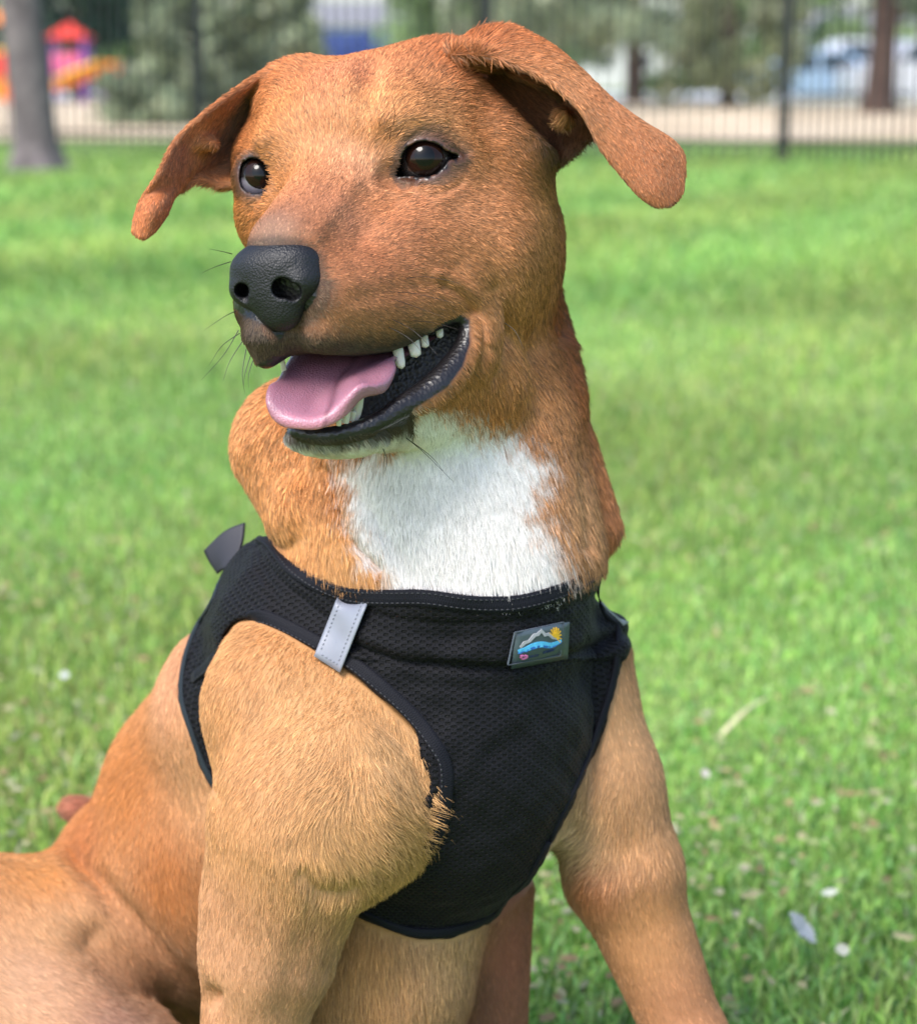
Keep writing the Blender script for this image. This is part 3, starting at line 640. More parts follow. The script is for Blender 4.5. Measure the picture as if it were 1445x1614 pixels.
# creases and ridges of the skin: bearings, depth, width
def dline(u, v, pts):
    P = spline(pts, 5); d = np.full(len(u), 1e9)
    for (x0, y0), (x1, y1) in zip(P[:-1], P[1:]):
        ex, ey = x1-x0, y1-y0; t = np.clip(((u-x0)*ex+(v-y0)*ey)/(ex*ex+ey*ey+1e-9), 0, 1); d = np.minimum(d, np.hypot(u-x0-ex*t, v-y0-ey*t))
    return d
CREASE = [([(592,95),(586,140),(575,190)], 2, 16, 60), ([(640,288),(606,330),(566,376)], 4, 15, 0), ([(556,290),(524,330),(500,370)], -4, 16, 0), ([(636,296),(680,306),(724,290)], 3, 7, 40),
 ([(640,222),(668,208),(706,214),(735,240)], 3.5, 6, 40), ([(600,196),(640,184),(690,188)], -4, 14, 40), ([(430,215),(400,225),(384,242)], -4, 12, 120), ([(412,312),(398,330),(386,360)], 3, 8, 160),
 ([(690,432),(728,446),(756,480),(768,530)], -5, 9, 60), ([(700,452),(730,468),(744,492)], 4, 7, 60), ([(780,455),(792,520),(776,590)], 4, 9, 120), ([(720,330),(770,380),(790,440)], 5, 20, 120), ([(560,470),(640,455),(700,445)], 3, 16, 60),
 ([(515,735),(530,800),(548,850),(592,894)], 20, 9, 420), ([(914,650),(914,740),(920,850)], 8, 10, 420), ([(884,330),(890,420),(886,520)], 16, 12, 420), ([(540,740),(600,820),(640,900)], 4, 16, 400),
 ([(104,1336),(150,1385),(200,1450),(255,1515),(325,1575)], 34, 17, 1200), ([(150,1480),(220,1550),(300,1600)], 26, 34, 1200), ([(515,1410),(500,1450),(470,1500),(450,1590)], 5, 24, 400), ([(636,318),(684,356),(730,404)], 9, 34, 90), ([(470,300),(450,330),(430,360)], 4, 16, 60), ([(480,1380),(514,1408),(560,1400)], 8, 14, 400),
 ([(560,1190),(610,1200),(650,1250)], 6, 20, 400), ([(400,1060),(450,1180),(470,1330)], 7, 34, 400), ([(560,1120),(590,1240),(600,1340)], -5, 30, 400), ([(340,1250),(338,1330),(330,1400)], 4, 16, 420), ([(1000,1335),(960,1370),(900,1352)], 3, 18, 500), ([(940,1150),(930,1240),(915,1300)], 5, 16, 500), ([(1010,1420),(1030,1500),(1060,1600)], 3, 20, 500), ([(650,1480),(630,1560)], 6, 30, 500), ([(240,1050),(290,1150),(335,1260)], 4, 18, 900)]
s_ = 1+V[:, 2]/FPX; ub, vb = V[:, 0]/s_+CX, V[:, 1]/s_+CY
fz = np.clip(-(VN*(V+[0, 0, FPX])).sum(1)/FPX*1.6, 0, 1)
for pts_, dp, wd, zm in CREASE:
    pa = np.array(pts_); mk = (ub > pa[:, 0].min()-3*wd)&(ub < pa[:, 0].max()+3*wd)&(vb > pa[:, 1].min()-3*wd)&(vb < pa[:, 1].max()+3*wd)&(V[:, 2] < zm)
    dl = dline(ub[mk], vb[mk], pts_); V[mk] -= VN[mk]*(dp*np.exp(-(dl/wd)**2)*fz[mk])[:, None]
VN = vnormals(V, Fq)
if (VN*(V-V.mean(0))).sum(1).mean() < 0: VN = -VN
# the vest presses the coat down
NECKL = [(372,822),(398,822),(430,868),(480,905),(540,928),(600,932),(660,930),(720,937),(780,942),(830,940),(880,927),(925,908),(957,886)]
RIGHT = [(957,886),(968,920),(979,962),(981,1012),(972,1076),(946,1160),(910,1250),(870,1332),(832,1395)]
BOTT = [(832,1395),(785,1446),(725,1473),(660,1479),(605,1464),(552,1438)]
ARM = [(620,1405),(664,1372),(696,1325),(704,1280),(698,1232),(682,1192),(645,1142),(592,1092),(540,1048),(500,1024),(450,996),(405,975),(374,978),(352,1004),(330,1042)]
STRAP_IN = [(330,1042),(318,1078),(315,1120),(326,1190),(345,1256)]
STRAP_OUT = [(340,1250),(318,1212),(296,1150),(281,1100),(286,1040),(306,985),(332,945),(346,900),(356,850),(372,822)]
vis = NECKL+RIGHT[1:]+BOTT[1:]+ARM+STRAP_IN[1:]+STRAP_OUT[:-1]
HARN_P = [(vis, (-50, 1500))]
s_ = 1+V[:, 2]/FPX; pd = polysd(V[:, 0]/s_+CX, V[:, 1]/s_+CY, np.array(vis, float))
V = V-VN*(np.clip(-(pd-4)/14, 0, 1)*13*(V[:, 1] > 20))[:, None]
VW = W(V)
dog_at = (0.0, 1.42, 0.0)
dog = empty('dog', dog_at, label='tan short-haired dog with a white chest and open mouth, sitting on the lawn', category='dog')
body = add_mesh('body', VW, Fq); adopt(body, dog)
# nose pad, at a finer grain ------------------------------------------------
N = Field(axis([(-480, -140, 1.9, 1.9)]), axis([(-520, -200, 1.9, 1.9)]), axis([(-360, -120, 1.9, 1.9)]))
# nose ---------------------------------------------------------------------
N.ell(H(255, -11, -120), (53, 73, 41), HM, k=0)
N.ell(H(272, -10, -156), (38, 57, 36), HM, k=22)
N.ell(H(278, -6, -184), (28, 34, 32), HM, k=16)
both(lambda s: N.ell(H(259, s*47-11, -146), (42, 28, 28), HM, k=14))
N.tube([S(448, 452, -330), S(446, 454, -262), S(442, 452, -200)], [13, 15, 13], k=4, op='cut')
N.tube([S(462, 456, -330), S(462, 460, -262), S(456, 458, -210)], [12, 13, 11], k=3, op='cut')
N.tube([S(464, 462, -310), S(482, 467, -292), S(497, 460, -276), S(508, 447, -258)], [11, 9, 6, 3.5], k=3, op='cut')
N.tube([S(376, 458, -330), S(378, 459, -252), S(386, 456, -190)], [9, 11, 10], k=4, op='cut')
N.tube([S(380, 472, -310), S(378, 474, -262), S(384, 470, -220)], [7, 8, 7], k=3, op='cut')
N.tube([S(408, 474, -306), S(417, 494, -296), S(430, 520, -284), S(443, 542, -266), S(450, 562, -250)], [2.5, 4.5, 5, 6, 9], k=3, op='cut')

nv, nf = N.mesh(); del N
nose = add_mesh('nose', W(nv), nf); adopt(nose, dog)
# ------------------------------------------------------------------ THE HARNESS
from mathutils.bvhtree import BVHTree
solid = NECKL+RIGHT[1:]+BOTT[1:]+[(500,1400),(560,1340),(630,1300),(668,1262),(680,1232),(668,1196)]+ARM[6:14]+[(352,1040),(350,1090),(352,1130),(360,1190),(372,1262)]+STRAP_OUT[:-1]
Hf = Field(axis([(-520, 330, 4, 4)]), axis([(0, 830, 4, 4)]), axis([(-60, 900, 5, 7)]))
torso(Hf); Hf.d -= 11
Pm = spline(solid, 3, closed=True)
x_, y_, z_ = Hf.grids((slice(None),)*3, (0, 0, 0)); s_ = 1+z_/FPX
# the outline is followed along its bearing, so the vest is cut like a garment around the chest
uu, vv = (x_/s_+CX+0*y_), (y_/s_+CY+0*x_)
dd = polysd(uu, vv, Pm)*s_
a_ = Hf.d; b_ = dd; k_ = 7.
h_ = np.clip(.5-.5*(b_-a_)/k_, 0, 1); Hf.d = (b_+(a_-b_)*h_+k_*h_*(1-h_)).astype(np.float32)
hv, hfq = Hf.mesh(); del Hf, dd, uu, vv, x_, y_, z_, s_, a_, b_, h_
hn = vnormals(hv, hfq)
if (hn*(hv-hv.mean(0))).sum(1).mean() < 0: hn = -hn
s1 = 1+hv[:, 2]/FPX; hu, hw = hv[:, 0]/s1+CX, hv[:, 1]/s1+CY
def dline(u, v, pts):
    P = spline(pts, 5); d = np.full(len(u), 1e9); 
    for (x0, y0), (x1, y1) in zip(P[:-1], P[1:]):
        ex, ey = x1-x0, y1-y0; t = np.clip(((u-x0)*ex+(v-y0)*ey)/(ex*ex+ey*ey+1e-9), 0, 1); d = np.minimum(d, np.hypot(u-x0-ex*t, v-y0-ey*t))
    return d
SEAM1 = [(535,1000),(570,1020),(630,1040),(700,1050),(770,1053),(840,1046),(910,1028),(976,1000)]
SEAM2 = [(560,960),(620,975),(700,985),(780,983),(860,970),(930,946),(970,925)]
SEAM3 = [(392,838),(420,890),(470,940),(530,985)]
front = hv[:, 2] < 420
d1_, d2_, d3_ = dline(hu, hw, SEAM1), dline(hu, hw, SEAM2), dline(hu, hw, SEAM3)
puff = 9*np.exp(-((d1_-22)/20)**2)*(hw < 1040)*(hu > 555)+4*np.exp(-((d1_-16)/14)**2)*(hu > 540)
disp = puff - 6*np.exp(-(d1_/6)**2) - 4*np.exp(-(d2_/6)**2) - 4*np.exp(-(d3_/5)**2)
wn = lambda sc, sd: sum(np.sin(hv@(np.random.default_rng(sd+i).normal(size=3)/sc)+i) for i in range(5))/3
fold = dline(hu, hw, [(700,1240),(760,1180),(820,1120)]); fold2 = dline(hu, hw, [(900,1240),(860,1140),(830,1080)]); fold3 = dline(hu, hw, [(600,1060),(660,1090),(740,1100)]); fold4 = dline(hu, hw, [(400,880),(430,930),(440,975)])
disp += 3*np.exp(-(fold/16)**2)-3*np.exp(-(fold2/12)**2)+3*np.exp(-(fold3/12)**2)-3*np.exp(-(fold4/8)**2)+2.2*wn(26, 3)+1.2*wn(12, 9)
disp += 2.0*np.sin(hu*.031+hw*.02)+1.6*np.sin(hw*.045-hu*.013)
hv = hv+hn*(disp*front)[:, None]
har_at = (0.05, 1.35, 0.42)
harness = empty('dog_harness', har_at, label='black mesh step-in harness with grey reflective strip and small logo patch, worn by the dog', category='harness')
def knit(name, col, hole, pu, pv, strength=.9):
    m = material(name, col, .66, .16, **{'Sheen Weight': .03, 'Sheen Roughness': .4}); t_, n_, l_, b_ = nodes(m)
    at = new(t_, 'ShaderNodeAttribute', attribute_name='cloth'); sp = new(t_, 'ShaderNodeSeparateXYZ'); l_.new(at.outputs['Vector'], sp.inputs[0])
    cs = []
    for i, p in enumerate((pu, pv)):
        q = new(t_, 'ShaderNodeMath', operation='MULTIPLY'); q.inputs[1].default_value = 2*math.pi/p; l_.new(sp.outputs[i], q.inputs[0])
        c = new(t_, 'ShaderNodeMath', operation='COSINE'); l_.new(q.outputs[0], c.inputs[0]); cs.append(c)
    pr = new(t_, 'ShaderNodeMath', operation='MULTIPLY'); l_.new(cs[0].outputs[0], pr.inputs[0]); l_.new(cs[1].outputs[0], pr.inputs[1])
    rp = ramp(t_, [(.18, col), (.5, hole)]); l_.new(pr.outputs[0], rp.inputs[0]); l_.new(rp.outputs[0], b_.inputs['Base Color'])
    mr = new(t_, 'ShaderNodeMapRange'); mr.inputs[1].default_value = .05; mr.inputs[2].default_value = .55; mr.inputs[3].default_value = 1; mr.inputs[4].default_value = 0
    l_.new(pr.outputs[0], mr.inputs[0])
    nz = new(t_, 'ShaderNodeTexNoise'); nz.inputs['Scale'].default_value = 900; ad = new(t_, 'ShaderNodeMath', operation='MULTIPLY_ADD'); ad.inputs[1].default_value = .3
    objco(t_, nz); l_.new(nz.outputs[0], ad.inputs[0]); l_.new(mr.outputs[0], ad.inputs[2])
    bu = new(t_, 'ShaderNodeBump'); bu.inputs['Strength'].default_value = strength; bu.inputs['Distance'].default_value = .0022
    l_.new(ad.outputs[0], bu.inputs['Height']); l_.new(bu.outputs[0], b_.inputs['Normal']); return m
m_knit = knit('air_mesh_black', (.0045, .0045, .0068), (.0008, .0008, .001), 15., 11.)
panel = add_mesh('mesh_panel', W(hv), hfq, m_knit); adopt(panel, harness)
ax0 = S(690, 1100, 420)
ang = np.arctan2(hv[:, 0]-ax0[0], -(hv[:, 2]-ax0[2]))
cl = np.stack([ang*270, hv[:, 1], 0*ang], 1)
a_ = panel.data.attributes.new('cloth', 'FLOAT_VECTOR', 'POINT'); a_.data.foreach_set('vector', cl.astype(np.float32).ravel())
bvh = BVHTree.FromPolygons([tuple(p) for p in hv], [tuple(q) for q in hfq.tolist()])
EYE0 = Vector((0, 0, -FPX))
def on_vest(px, py, z0=330):
    q = Vector(S(px, py, z0)); d = (q-EYE0).normalized(); r = bvh.ray_cast(EYE0, d)
    if r[0] is None or r[0].z > 900: r = bvh.find_nearest(q)
    n = np.array(r[1]); n = n if n@np.array(d) < 0 else -n
    return np.array(r[0]), n
def lay(pts, n=5, z0=330):
    Q = spline(pts, n); R = [on_vest(x, y, z0) for x, y in Q]; P = np.array([r[0] for r in R]); Nn = np.array([r[1] for r in R])
    for _ in range(3):
        P[1:-1] = (P[:-2]+2*P[1:-1]+P[2:])/4; Nn[1:-1] = (Nn[:-2]+2*Nn[1:-1]+Nn[2:])/4
    return P, Nn/np.linalg.norm(Nn, axis=1)[:, None]
def ribbon(name, P, Nn, w_, th, mat, parent, lift=1., nc=12, shift=0.):
    T = np.gradient(P, axis=0); T /= np.linalg.norm(T, axis=1)[:, None]; Bn = np.cross(T, Nn); Bn /= np.linalg.norm(Bn, axis=1)[:, None]
    w_ = np.ones(len(P))*w_; v = []
    for i in range(len(P)):
        for j in range(nc):
            a = 2*math.pi*j/nc; c, s = math.cos(a), math.sin(a); c = math.copysign(abs(c)**.6, c); s = math.copysign(abs(s)**.6, s)
            v.append(P[i]+Bn[i]*(w_[i]/2*c+shift)+Nn[i]*(th/2*s+lift))
    m_ = len(P); f = [(i*nc+j, i*nc+(j+1) % nc, (i+1)*nc+(j+1) % nc, (i+1)*nc+j) for i in range(m_-1) for j in range(nc)]
    me = bpy.data.meshes.new(name); me.from_pydata(W(np.array(v)), [], f+[tuple(range(nc))[::-1], tuple((m_-1)*nc+j for j in range(nc))])
    me.polygons.foreach_set('use_smooth', [True]*len(me.polygons)); me.materials.append(mat)
    o = bpy.data.objects.new(name, me); COL.objects.link(o); adopt(o, parent)
    a = me.attributes.new('cloth', 'FLOAT_VECTOR', 'POINT'); L_ = np.r_[0, np.cumsum(np.linalg.norm(np.diff(P, axis=0), axis=1))]
    a.data.foreach_set('vector', np.array([(L_[i], j*w_[i]/nc, 0) for i in range(m_) for j in range(nc)], np.float32).ravel()); return o
m_bind = knit('binding_tape', (.0055, .006, .010), (.003, .003, .006), 4., 4., .3)
m_teal = knit('piping_tape', (.018, .026, .034), (.01, .014, .018), 4., 4., .3)
m_thread = material('dark_thread', (.010, .0105, .015), .6)
def inset(pts, c, k): # move points towards a centre bearing by k px
    out = []
    for x, y in pts: dx, dy = c[0]-x, c[1]-y; L_ = math.hypot(dx, dy); out.append((x+dx/L_*k, y+dy/L_*k))
    return out
P, Nn = lay(inset(NECKL[1:], (700, 1150), 12)); ribbon('neckline_binding', P, Nn, 27, 8, m_bind, harness, 1.5)
def stitches(name, P, Nn, off, mat, parent, step=9., ln=5.5, lift=5.5, wd=1.1):
    T = np.gradient(P, axis=0); T /= np.linalg.norm(T, axis=1)[:, None]; Bn = np.cross(T, Nn)
    L_ = np.r_[0, np.cumsum(np.linalg.norm(np.diff(P, axis=0), axis=1))]; v = []; f = []
    for s in np.arange(3, L_[-1]-ln, step):
        g = lambda t, A: np.array([np.interp(t, L_, A[:, k]) for k in range(3)])
        for o_ in ([off] if np.isscalar(off) else off):
            a, b = g(s, P), g(s+ln, P); n = unit(g(s, Nn)); q = unit(g(s, Bn)); a = a+q*o_+n*lift; b = b+q*o_+n*lift; k = len(v)
            v += [a-q*wd, a+q*wd, b+q*wd, b-q*wd, (a*.7+b*.3)-q*wd+n*1.2, (a*.7+b*.3)+q*wd+n*1.2, (a*.3+b*.7)+q*wd+n*1.2, (a*.3+b*.7)-q*wd+n*1.2]
            f += [(k+4, k+5, k+6, k+7), (k, k+1, k+5, k+4), (k+1, k+2, k+6, k+5), (k+2, k+3, k+7, k+6), (k+3, k, k+4, k+7)]
    o = add_mesh(name, W(np.array(v)), np.array(f), mat, False); adopt(o, parent); o['kind'] = 'stuff'; return o
stitches('stitching', P, Nn, (-8, 8), m_thread, harness)
P, Nn = lay([(655,1345),(690,1312)]+inset(ARM[4:], (770, 985), 11)+[(306,1072)]); ribbon('armhole_binding', P, Nn, 24, 9, m_bind, harness, 1.5, shift=3); stitches('stitching', P, Nn, (-6,), m_thread, harness)
P, Nn = lay(inset(STRAP_OUT, (520, 1100), 5), z0=520); ribbon('strap_binding', P, Nn, 12, 8, m_teal, harness, 1.)
P, Nn = lay(inset(RIGHT[:-1], (700, 1100), 7), z0=330); ribbon('side_binding', P, Nn, 13, 8, m_bind, harness, 1.)
P, Nn = lay(inset(RIGHT[-2:]+BOTT[1:], (700, 1150), 8), z0=200); ribbon('hem_binding', P, Nn, 16, 8, m_bind, harness, 1.)
# grey reflective strip with stitched edges
m_ref = material('reflective_tape', (.36, .38, .45), .42, .5); t_, n_, l_, b_ = nodes(m_ref)
nz = new(t_, 'ShaderNodeTexNoise'); nz.inputs['Scale'].default_value = 30; objco(t_, nz); rp = ramp(t_, [(.3, (.18, .19, .235)), (.7, (.24, .255, .305))]); l_.new(nz.outputs[0], rp.inputs[0]); l_.new(rp.outputs[0], b_.inputs['Base Color'])
def lay_patch(name, tl, tr, br, bl, mat, parent, lift, th, n=14, m=14, ext=1.):
    g = np.zeros((m, n, 3)); gn = np.zeros((m, n, 3)); tl, tr, br, bl = map(np.array, (tl, tr, br, bl))
    for i in range(m):
        for j in range(n):
            a, b = j/(n-1), i/(m-1)*ext; q = (tl*(1-a)+tr*a)*(1-b)+(bl*(1-a)+br*a)*b; g[i, j], gn[i, j] = on_vest(*q)
    for _ in range(6):
        h = g.copy(); h[1:-1] += (g[:-2]+g[2:]-2*g[1:-1])*.25; g = h; h = g.copy(); h[:, 1:-1] += (g[:, :-2]+g[:, 2:]-2*g[:, 1:-1])*.25; g = h
    if ext < 1:
        k_ = np.linspace(0, 1/ext, m)*(m-1); dl_ = (g[-1]-g[-4])/3; g = np.array([np.array([[np.interp(k, range(m), g[:, j, c]) for c in range(3)] for j in range(n)])+dl_*max(0, k-(m-1)) for k in k_])
    nn = unit(gn.reshape(-1, 3).mean(0)); A = g+nn*(lift+th); C_ = g+nn*lift; K = m*n; f = []
    for i in range(m-1):
        for j in range(n-1): q = i*n+j; f += [(q, q+1, q+n+1, q+n)]
    rim = [j for j in range(n)]+[i*n+n-1 for i in range(1, m)]+[(m-1)*n+j for j in range(n-2, -1, -1)]+[i*n for i in range(m-2, 0, -1)]
    for q, w_ in zip(rim, rim[1:]+rim[:1]): f.append((w_, q, K+q, K+w_))
    o = add_mesh(name, W(np.concatenate([A.reshape(-1, 3), C_.reshape(-1, 3)])), np.array(f), mat, False); adopt(o, parent); return o, A, nn
strip, A, nn = lay_patch('reflective_strip', (545,930), (594,934), (543,1062), (503,1036), m_ref, harness, 13, 2.5, ext=.72)
def edge_stitch(parent, A, nn, ks, mat):
    for sl in ks:
        P = A[sl] if not isinstance(sl, tuple) or True else None
        o = stitches('stitching', P, np.tile(nn, (len(P), 1)), 0, mat, harness, 7.5, 4.2, 1.0, .7); o.parent = parent; o.matrix_parent_inverse.identity(); o.location = Vector(harness.location)*0+Vector(o.location)+Vector(harness.location) - Vector(harness.location) - Vector(parent.location)
m_st = material('grey_thread', (.2, .21, .26), .6)
edge_stitch(strip, A, nn, [(slice(1, -1), 2), (slice(1, -1), -3), (-2, slice(2, -2))], m_st)
strip2, A2, nn2 = lay_patch('reflective_strip', (966,948), (977,946), (984,985), (976,990), m_ref, harness, 9, 3, 4, 6); strip2['label'] = 'sliver of grey reflective strip on the far shoulder'
# logo patch: mountain, river, sun, heart and lettering in relief
m_pt = material('logo_rubber', (.05, .07, .085), .38, .5); m_pe = material('logo_edge', (.085, .10, .13), .4)
CQ = [np.array(q, float) for q in ((807,995),(891,978),(888,1036),(800,1052))]
patch_o, A3, n3 = lay_patch('logo_patch', *CQ, m_pt, harness, 8.5, 2.5, 10, 8)
ctr = A3.reshape(-1, 3).mean(0)
def on_patch(px, py, h=0.):
    q = S(px, py, 0); d = q-np.array([0, 0, -FPX]); e0 = np.array([0, 0, -FPX]); t = ((ctr-e0)@n3)/(d@n3); base = e0+d*t
    j = np.linalg.norm(A3.reshape(-1, 3)-base, axis=1).argsort()[:4]; off = ((A3.reshape(-1, 3)[j]-base)@n3).mean()
    return base+n3*(off+h)
def relief(name, poly, mat, h0=.1, h1=1.3):
    o = []; Z_ = lambda p: (780+p[0]/10.32, 950+p[1]/10.32); n = len(poly)
    v = [on_patch(*Z_(p), h1) for p in poly]+[on_patch(*Z_(p), h0-1.5) for p in poly]
    f = [tuple(range(n))]+[(j, (j+1) % n, n+(j+1) % n, n+j) for j in range(n)]
    return v, f
def relief_obj(name, polys, mat, parent):
    V_, F_ = [], []
    for p in polys:
        v, f = relief(name, p, mat); k = len(V_); V_ += v; F_ += [tuple(a+k for a in q) for q in f]
    me = bpy.data.meshes.new(name); me.from_pydata(W(np.array(V_)), [], F_); me.materials.append(mat)
    o = bpy.data.objects.new(name, me); COL.objects.link(o); o.parent = parent; o.location = -Vector(harness.location)-Vector(parent.location); return o
def stroke(pts, w_):
    P = np.array(pts, float); T = np.gradient(P, axis=0); T /= np.linalg.norm(T, axis=1)[:, None]; Nn = np.stack([-T[:, 1], T[:, 0]], 1)*np.asarray(w_, float).reshape(-1, 1)/2
    return [[tuple(P[i]+Nn[i]), tuple(P[i+1]+Nn[i+1]), tuple(P[i+1]-Nn[i+1]), tuple(P[i]-Nn[i])] for i in range(len(P)-1)]
patch_o.location = Vector(patch_o.location)
relief_obj('mountain', stroke([(385,722),(450,640),(520,610),(600,510),(650,500),(710,440),(770,510),(830,495),(900,560),(1000,590)], [30,50,40,52,52,58,56,50,40,12]), material('logo_stone', (.34, .34, .38), .5), patch_o)
riv = spline([(360,790),(480,740),(600,680),(730,660),(860,680),(970,650),(1060,605)], 4)
relief_obj('river', stroke(riv, np.interp(np.linspace(0, 1, len(riv)), [0, .3, .6, 1], [50, 88, 92, 36])), material('logo_blue', (.10, .48, .82), .35), patch_o)
relief_obj('river', stroke(riv+[0, 34], np.interp(np.linspace(0, 1, len(riv)), [0, .3, .6, .9, 1], [22, 40, 42, 16, 4])), material('logo_deep_blue', (.03, .14, .5), .35), patch_o)
sunp = []
for k in range(9):
    a = math.radians(205+k*24); sunp += stroke([(950+40*math.cos(a), 545+40*math.sin(a)), (950+142*math.cos(a)*.8, 545+158*math.sin(a))], [26, 16])
sunp += [[(950+62*math.cos(math.radians(a)), 545+62*math.sin(math.radians(a))) for a in range(190, 420, 23)]]
relief_obj('sun', sunp, material('logo_yellow', (.75, .42, .03), .4), patch_o)
relief_obj('heart', stroke([(455,925),(415,890),(410,860),(432,852),(455,868),(480,850),(502,858),(498,890),(455,925)], 26), material('logo_pink', (.62, .16, .42), .4), patch_o)
rl = random.Random(4); let = []
for x0, n_, y0 in ((545, 6, 868), (775, 7, 790)):
    for k in range(n_):
        x = x0+k*28+(8 if n_ == 6 else 0); y = y0-k*6.2+14
        let += stroke([(x, y-20), (x-4, y+20)], 7)
        if rl.random() < .8: let += stroke([(x, y-18), (x+16, y-21)], 6)
        if rl.random() < .6: let += stroke([(x-2, y), (x+14, y-3)], 6)
        if rl.random() < .7: let += stroke([(x-4, y+18), (x+14, y+15)], 6)
relief_obj('lettering', let, material('logo_navy', (.015, .03, .13), .4), patch_o)
bd = []
for a, b in zip(CQ, CQ[1:]+CQ[:1]):
    c = np.mean(CQ, 0); f_ = lambda q: ((q+(c-q)*.07)-np.array([780, 950]))*10.32; bd += stroke([tuple(f_(a)), tuple(f_(b))], 15)
relief_obj('border', bd, m_pe, patch_o)
# webbing end sticking out behind the withers
m_web = material('webbing_grey', (.02, .02, .03), .55, .4)
w_, _ = None, None
# ------------------------------------------------------------------ coat: colour, direction and length fields
def bearing(P):
    s = 1+P[:, 2]/FPX; return np.stack([P[:, 0]/s+CX, P[:, 1]/s+CY], 1)
def idw(Q, G, vals, p=3.2, eps=14.):
    # Q (n,3), G (m,3), vals (m,c)
    out = np.zeros((len(Q), vals.shape[1]), np.float32); wsum = np.zeros(len(Q), np.float32)
    for g, v in zip(G.astype(np.float32), vals.astype(np.float32)):
        w_ = 1/((((Q-g)**2).sum(1)+eps*eps)**(p/2)); wsum += w_; out += w_[:, None]*v
    return out/wsum[:, None]
def wob(P, sc, seed=0):                 # cheap smooth 3D noise in -1..1
    r = np.random.default_rng(seed); o = np.zeros(len(P), np.float32)
    for i in range(7):
        k = r.normal(size=3); k = k/np.linalg.norm(k)*r.uniform(.6, 1.9)/sc; o += np.sin(P@k.astype(np.float32)*6.28+r.uniform(0, 6.28)).astype(np.float32)
    return o/3.5
# bearing x, y, depth, colour (coat sRGB; face tones include soft light and shade)
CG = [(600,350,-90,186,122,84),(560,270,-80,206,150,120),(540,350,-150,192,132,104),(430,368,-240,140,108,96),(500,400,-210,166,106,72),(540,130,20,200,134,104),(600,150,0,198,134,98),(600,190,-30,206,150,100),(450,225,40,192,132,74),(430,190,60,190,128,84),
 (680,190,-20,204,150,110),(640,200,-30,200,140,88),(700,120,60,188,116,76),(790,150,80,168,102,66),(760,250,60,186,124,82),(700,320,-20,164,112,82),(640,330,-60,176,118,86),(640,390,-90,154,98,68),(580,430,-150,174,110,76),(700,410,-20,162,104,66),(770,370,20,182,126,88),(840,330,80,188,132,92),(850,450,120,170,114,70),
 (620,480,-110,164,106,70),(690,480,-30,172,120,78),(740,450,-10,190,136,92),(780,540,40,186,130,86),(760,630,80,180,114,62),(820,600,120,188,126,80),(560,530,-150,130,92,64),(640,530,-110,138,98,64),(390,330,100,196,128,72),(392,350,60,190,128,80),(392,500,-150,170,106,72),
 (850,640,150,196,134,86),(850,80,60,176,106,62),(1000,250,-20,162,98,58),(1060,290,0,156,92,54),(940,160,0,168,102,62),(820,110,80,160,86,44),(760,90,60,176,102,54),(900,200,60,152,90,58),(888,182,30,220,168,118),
 (480,90,120,186,118,74),(430,110,110,180,112,70),(350,170,100,160,94,54),(300,240,90,150,88,54),(230,340,50,180,108,68),(322,226,110,200,138,94),(380,230,190,116,62,36),(430,190,190,110,60,34),(800,140,120,92,46,24),(850,170,110,78,38,20),(870,215,110,70,34,18),(770,112,80,130,70,38),(920,215,70,58,32,20),(890,235,90,50,28,18),  # dark inner-ear points: dark fur plus the hollow's shade put in as colour
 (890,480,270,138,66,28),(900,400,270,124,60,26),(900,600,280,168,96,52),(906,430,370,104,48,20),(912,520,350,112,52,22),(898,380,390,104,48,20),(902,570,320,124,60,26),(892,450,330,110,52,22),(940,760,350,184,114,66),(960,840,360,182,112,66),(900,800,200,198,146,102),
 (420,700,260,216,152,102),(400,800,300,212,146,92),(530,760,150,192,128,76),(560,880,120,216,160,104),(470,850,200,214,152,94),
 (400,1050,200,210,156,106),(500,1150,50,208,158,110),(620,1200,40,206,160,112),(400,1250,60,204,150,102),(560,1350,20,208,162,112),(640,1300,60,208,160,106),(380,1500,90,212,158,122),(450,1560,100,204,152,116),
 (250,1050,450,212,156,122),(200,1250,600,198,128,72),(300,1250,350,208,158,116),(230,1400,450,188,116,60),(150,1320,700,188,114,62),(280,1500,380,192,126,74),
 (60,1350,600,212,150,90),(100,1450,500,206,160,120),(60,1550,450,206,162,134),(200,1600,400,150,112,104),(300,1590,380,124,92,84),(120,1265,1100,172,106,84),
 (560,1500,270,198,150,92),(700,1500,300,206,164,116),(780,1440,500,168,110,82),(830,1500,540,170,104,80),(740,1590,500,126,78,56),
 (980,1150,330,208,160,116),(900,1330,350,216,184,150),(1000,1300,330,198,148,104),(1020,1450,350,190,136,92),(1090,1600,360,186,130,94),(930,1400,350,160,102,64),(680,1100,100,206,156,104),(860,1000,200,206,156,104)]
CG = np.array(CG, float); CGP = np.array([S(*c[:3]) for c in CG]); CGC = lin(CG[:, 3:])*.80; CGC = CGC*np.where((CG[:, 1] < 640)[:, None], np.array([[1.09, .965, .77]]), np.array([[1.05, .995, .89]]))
WHITE_P = np.array([(690,640),(740,668),(800,690),(860,720),(835,790),(870,850),(905,960),(700,960),(610,925),(570,870),(552,800),(545,750),(535,732),(570,716),(620,700),(650,665)], float)
CHIN_P = np.array([(440,676),(456,692),(480,702),(540,706),(600,692),(640,676),(655,700),(600,720),(540,734),(470,730),(436,700)], float)
LIP_P = np.array([(676,521),(700,504),(724,494),(740,502),(742,540),(730,578),(705,612),(668,636),(648,648),(640,668),(590,680),(530,692),(470,688),(444,680),(395,650),(400,575),(428,562),(440,559),(560,559),(620,553),(650,540)], float)
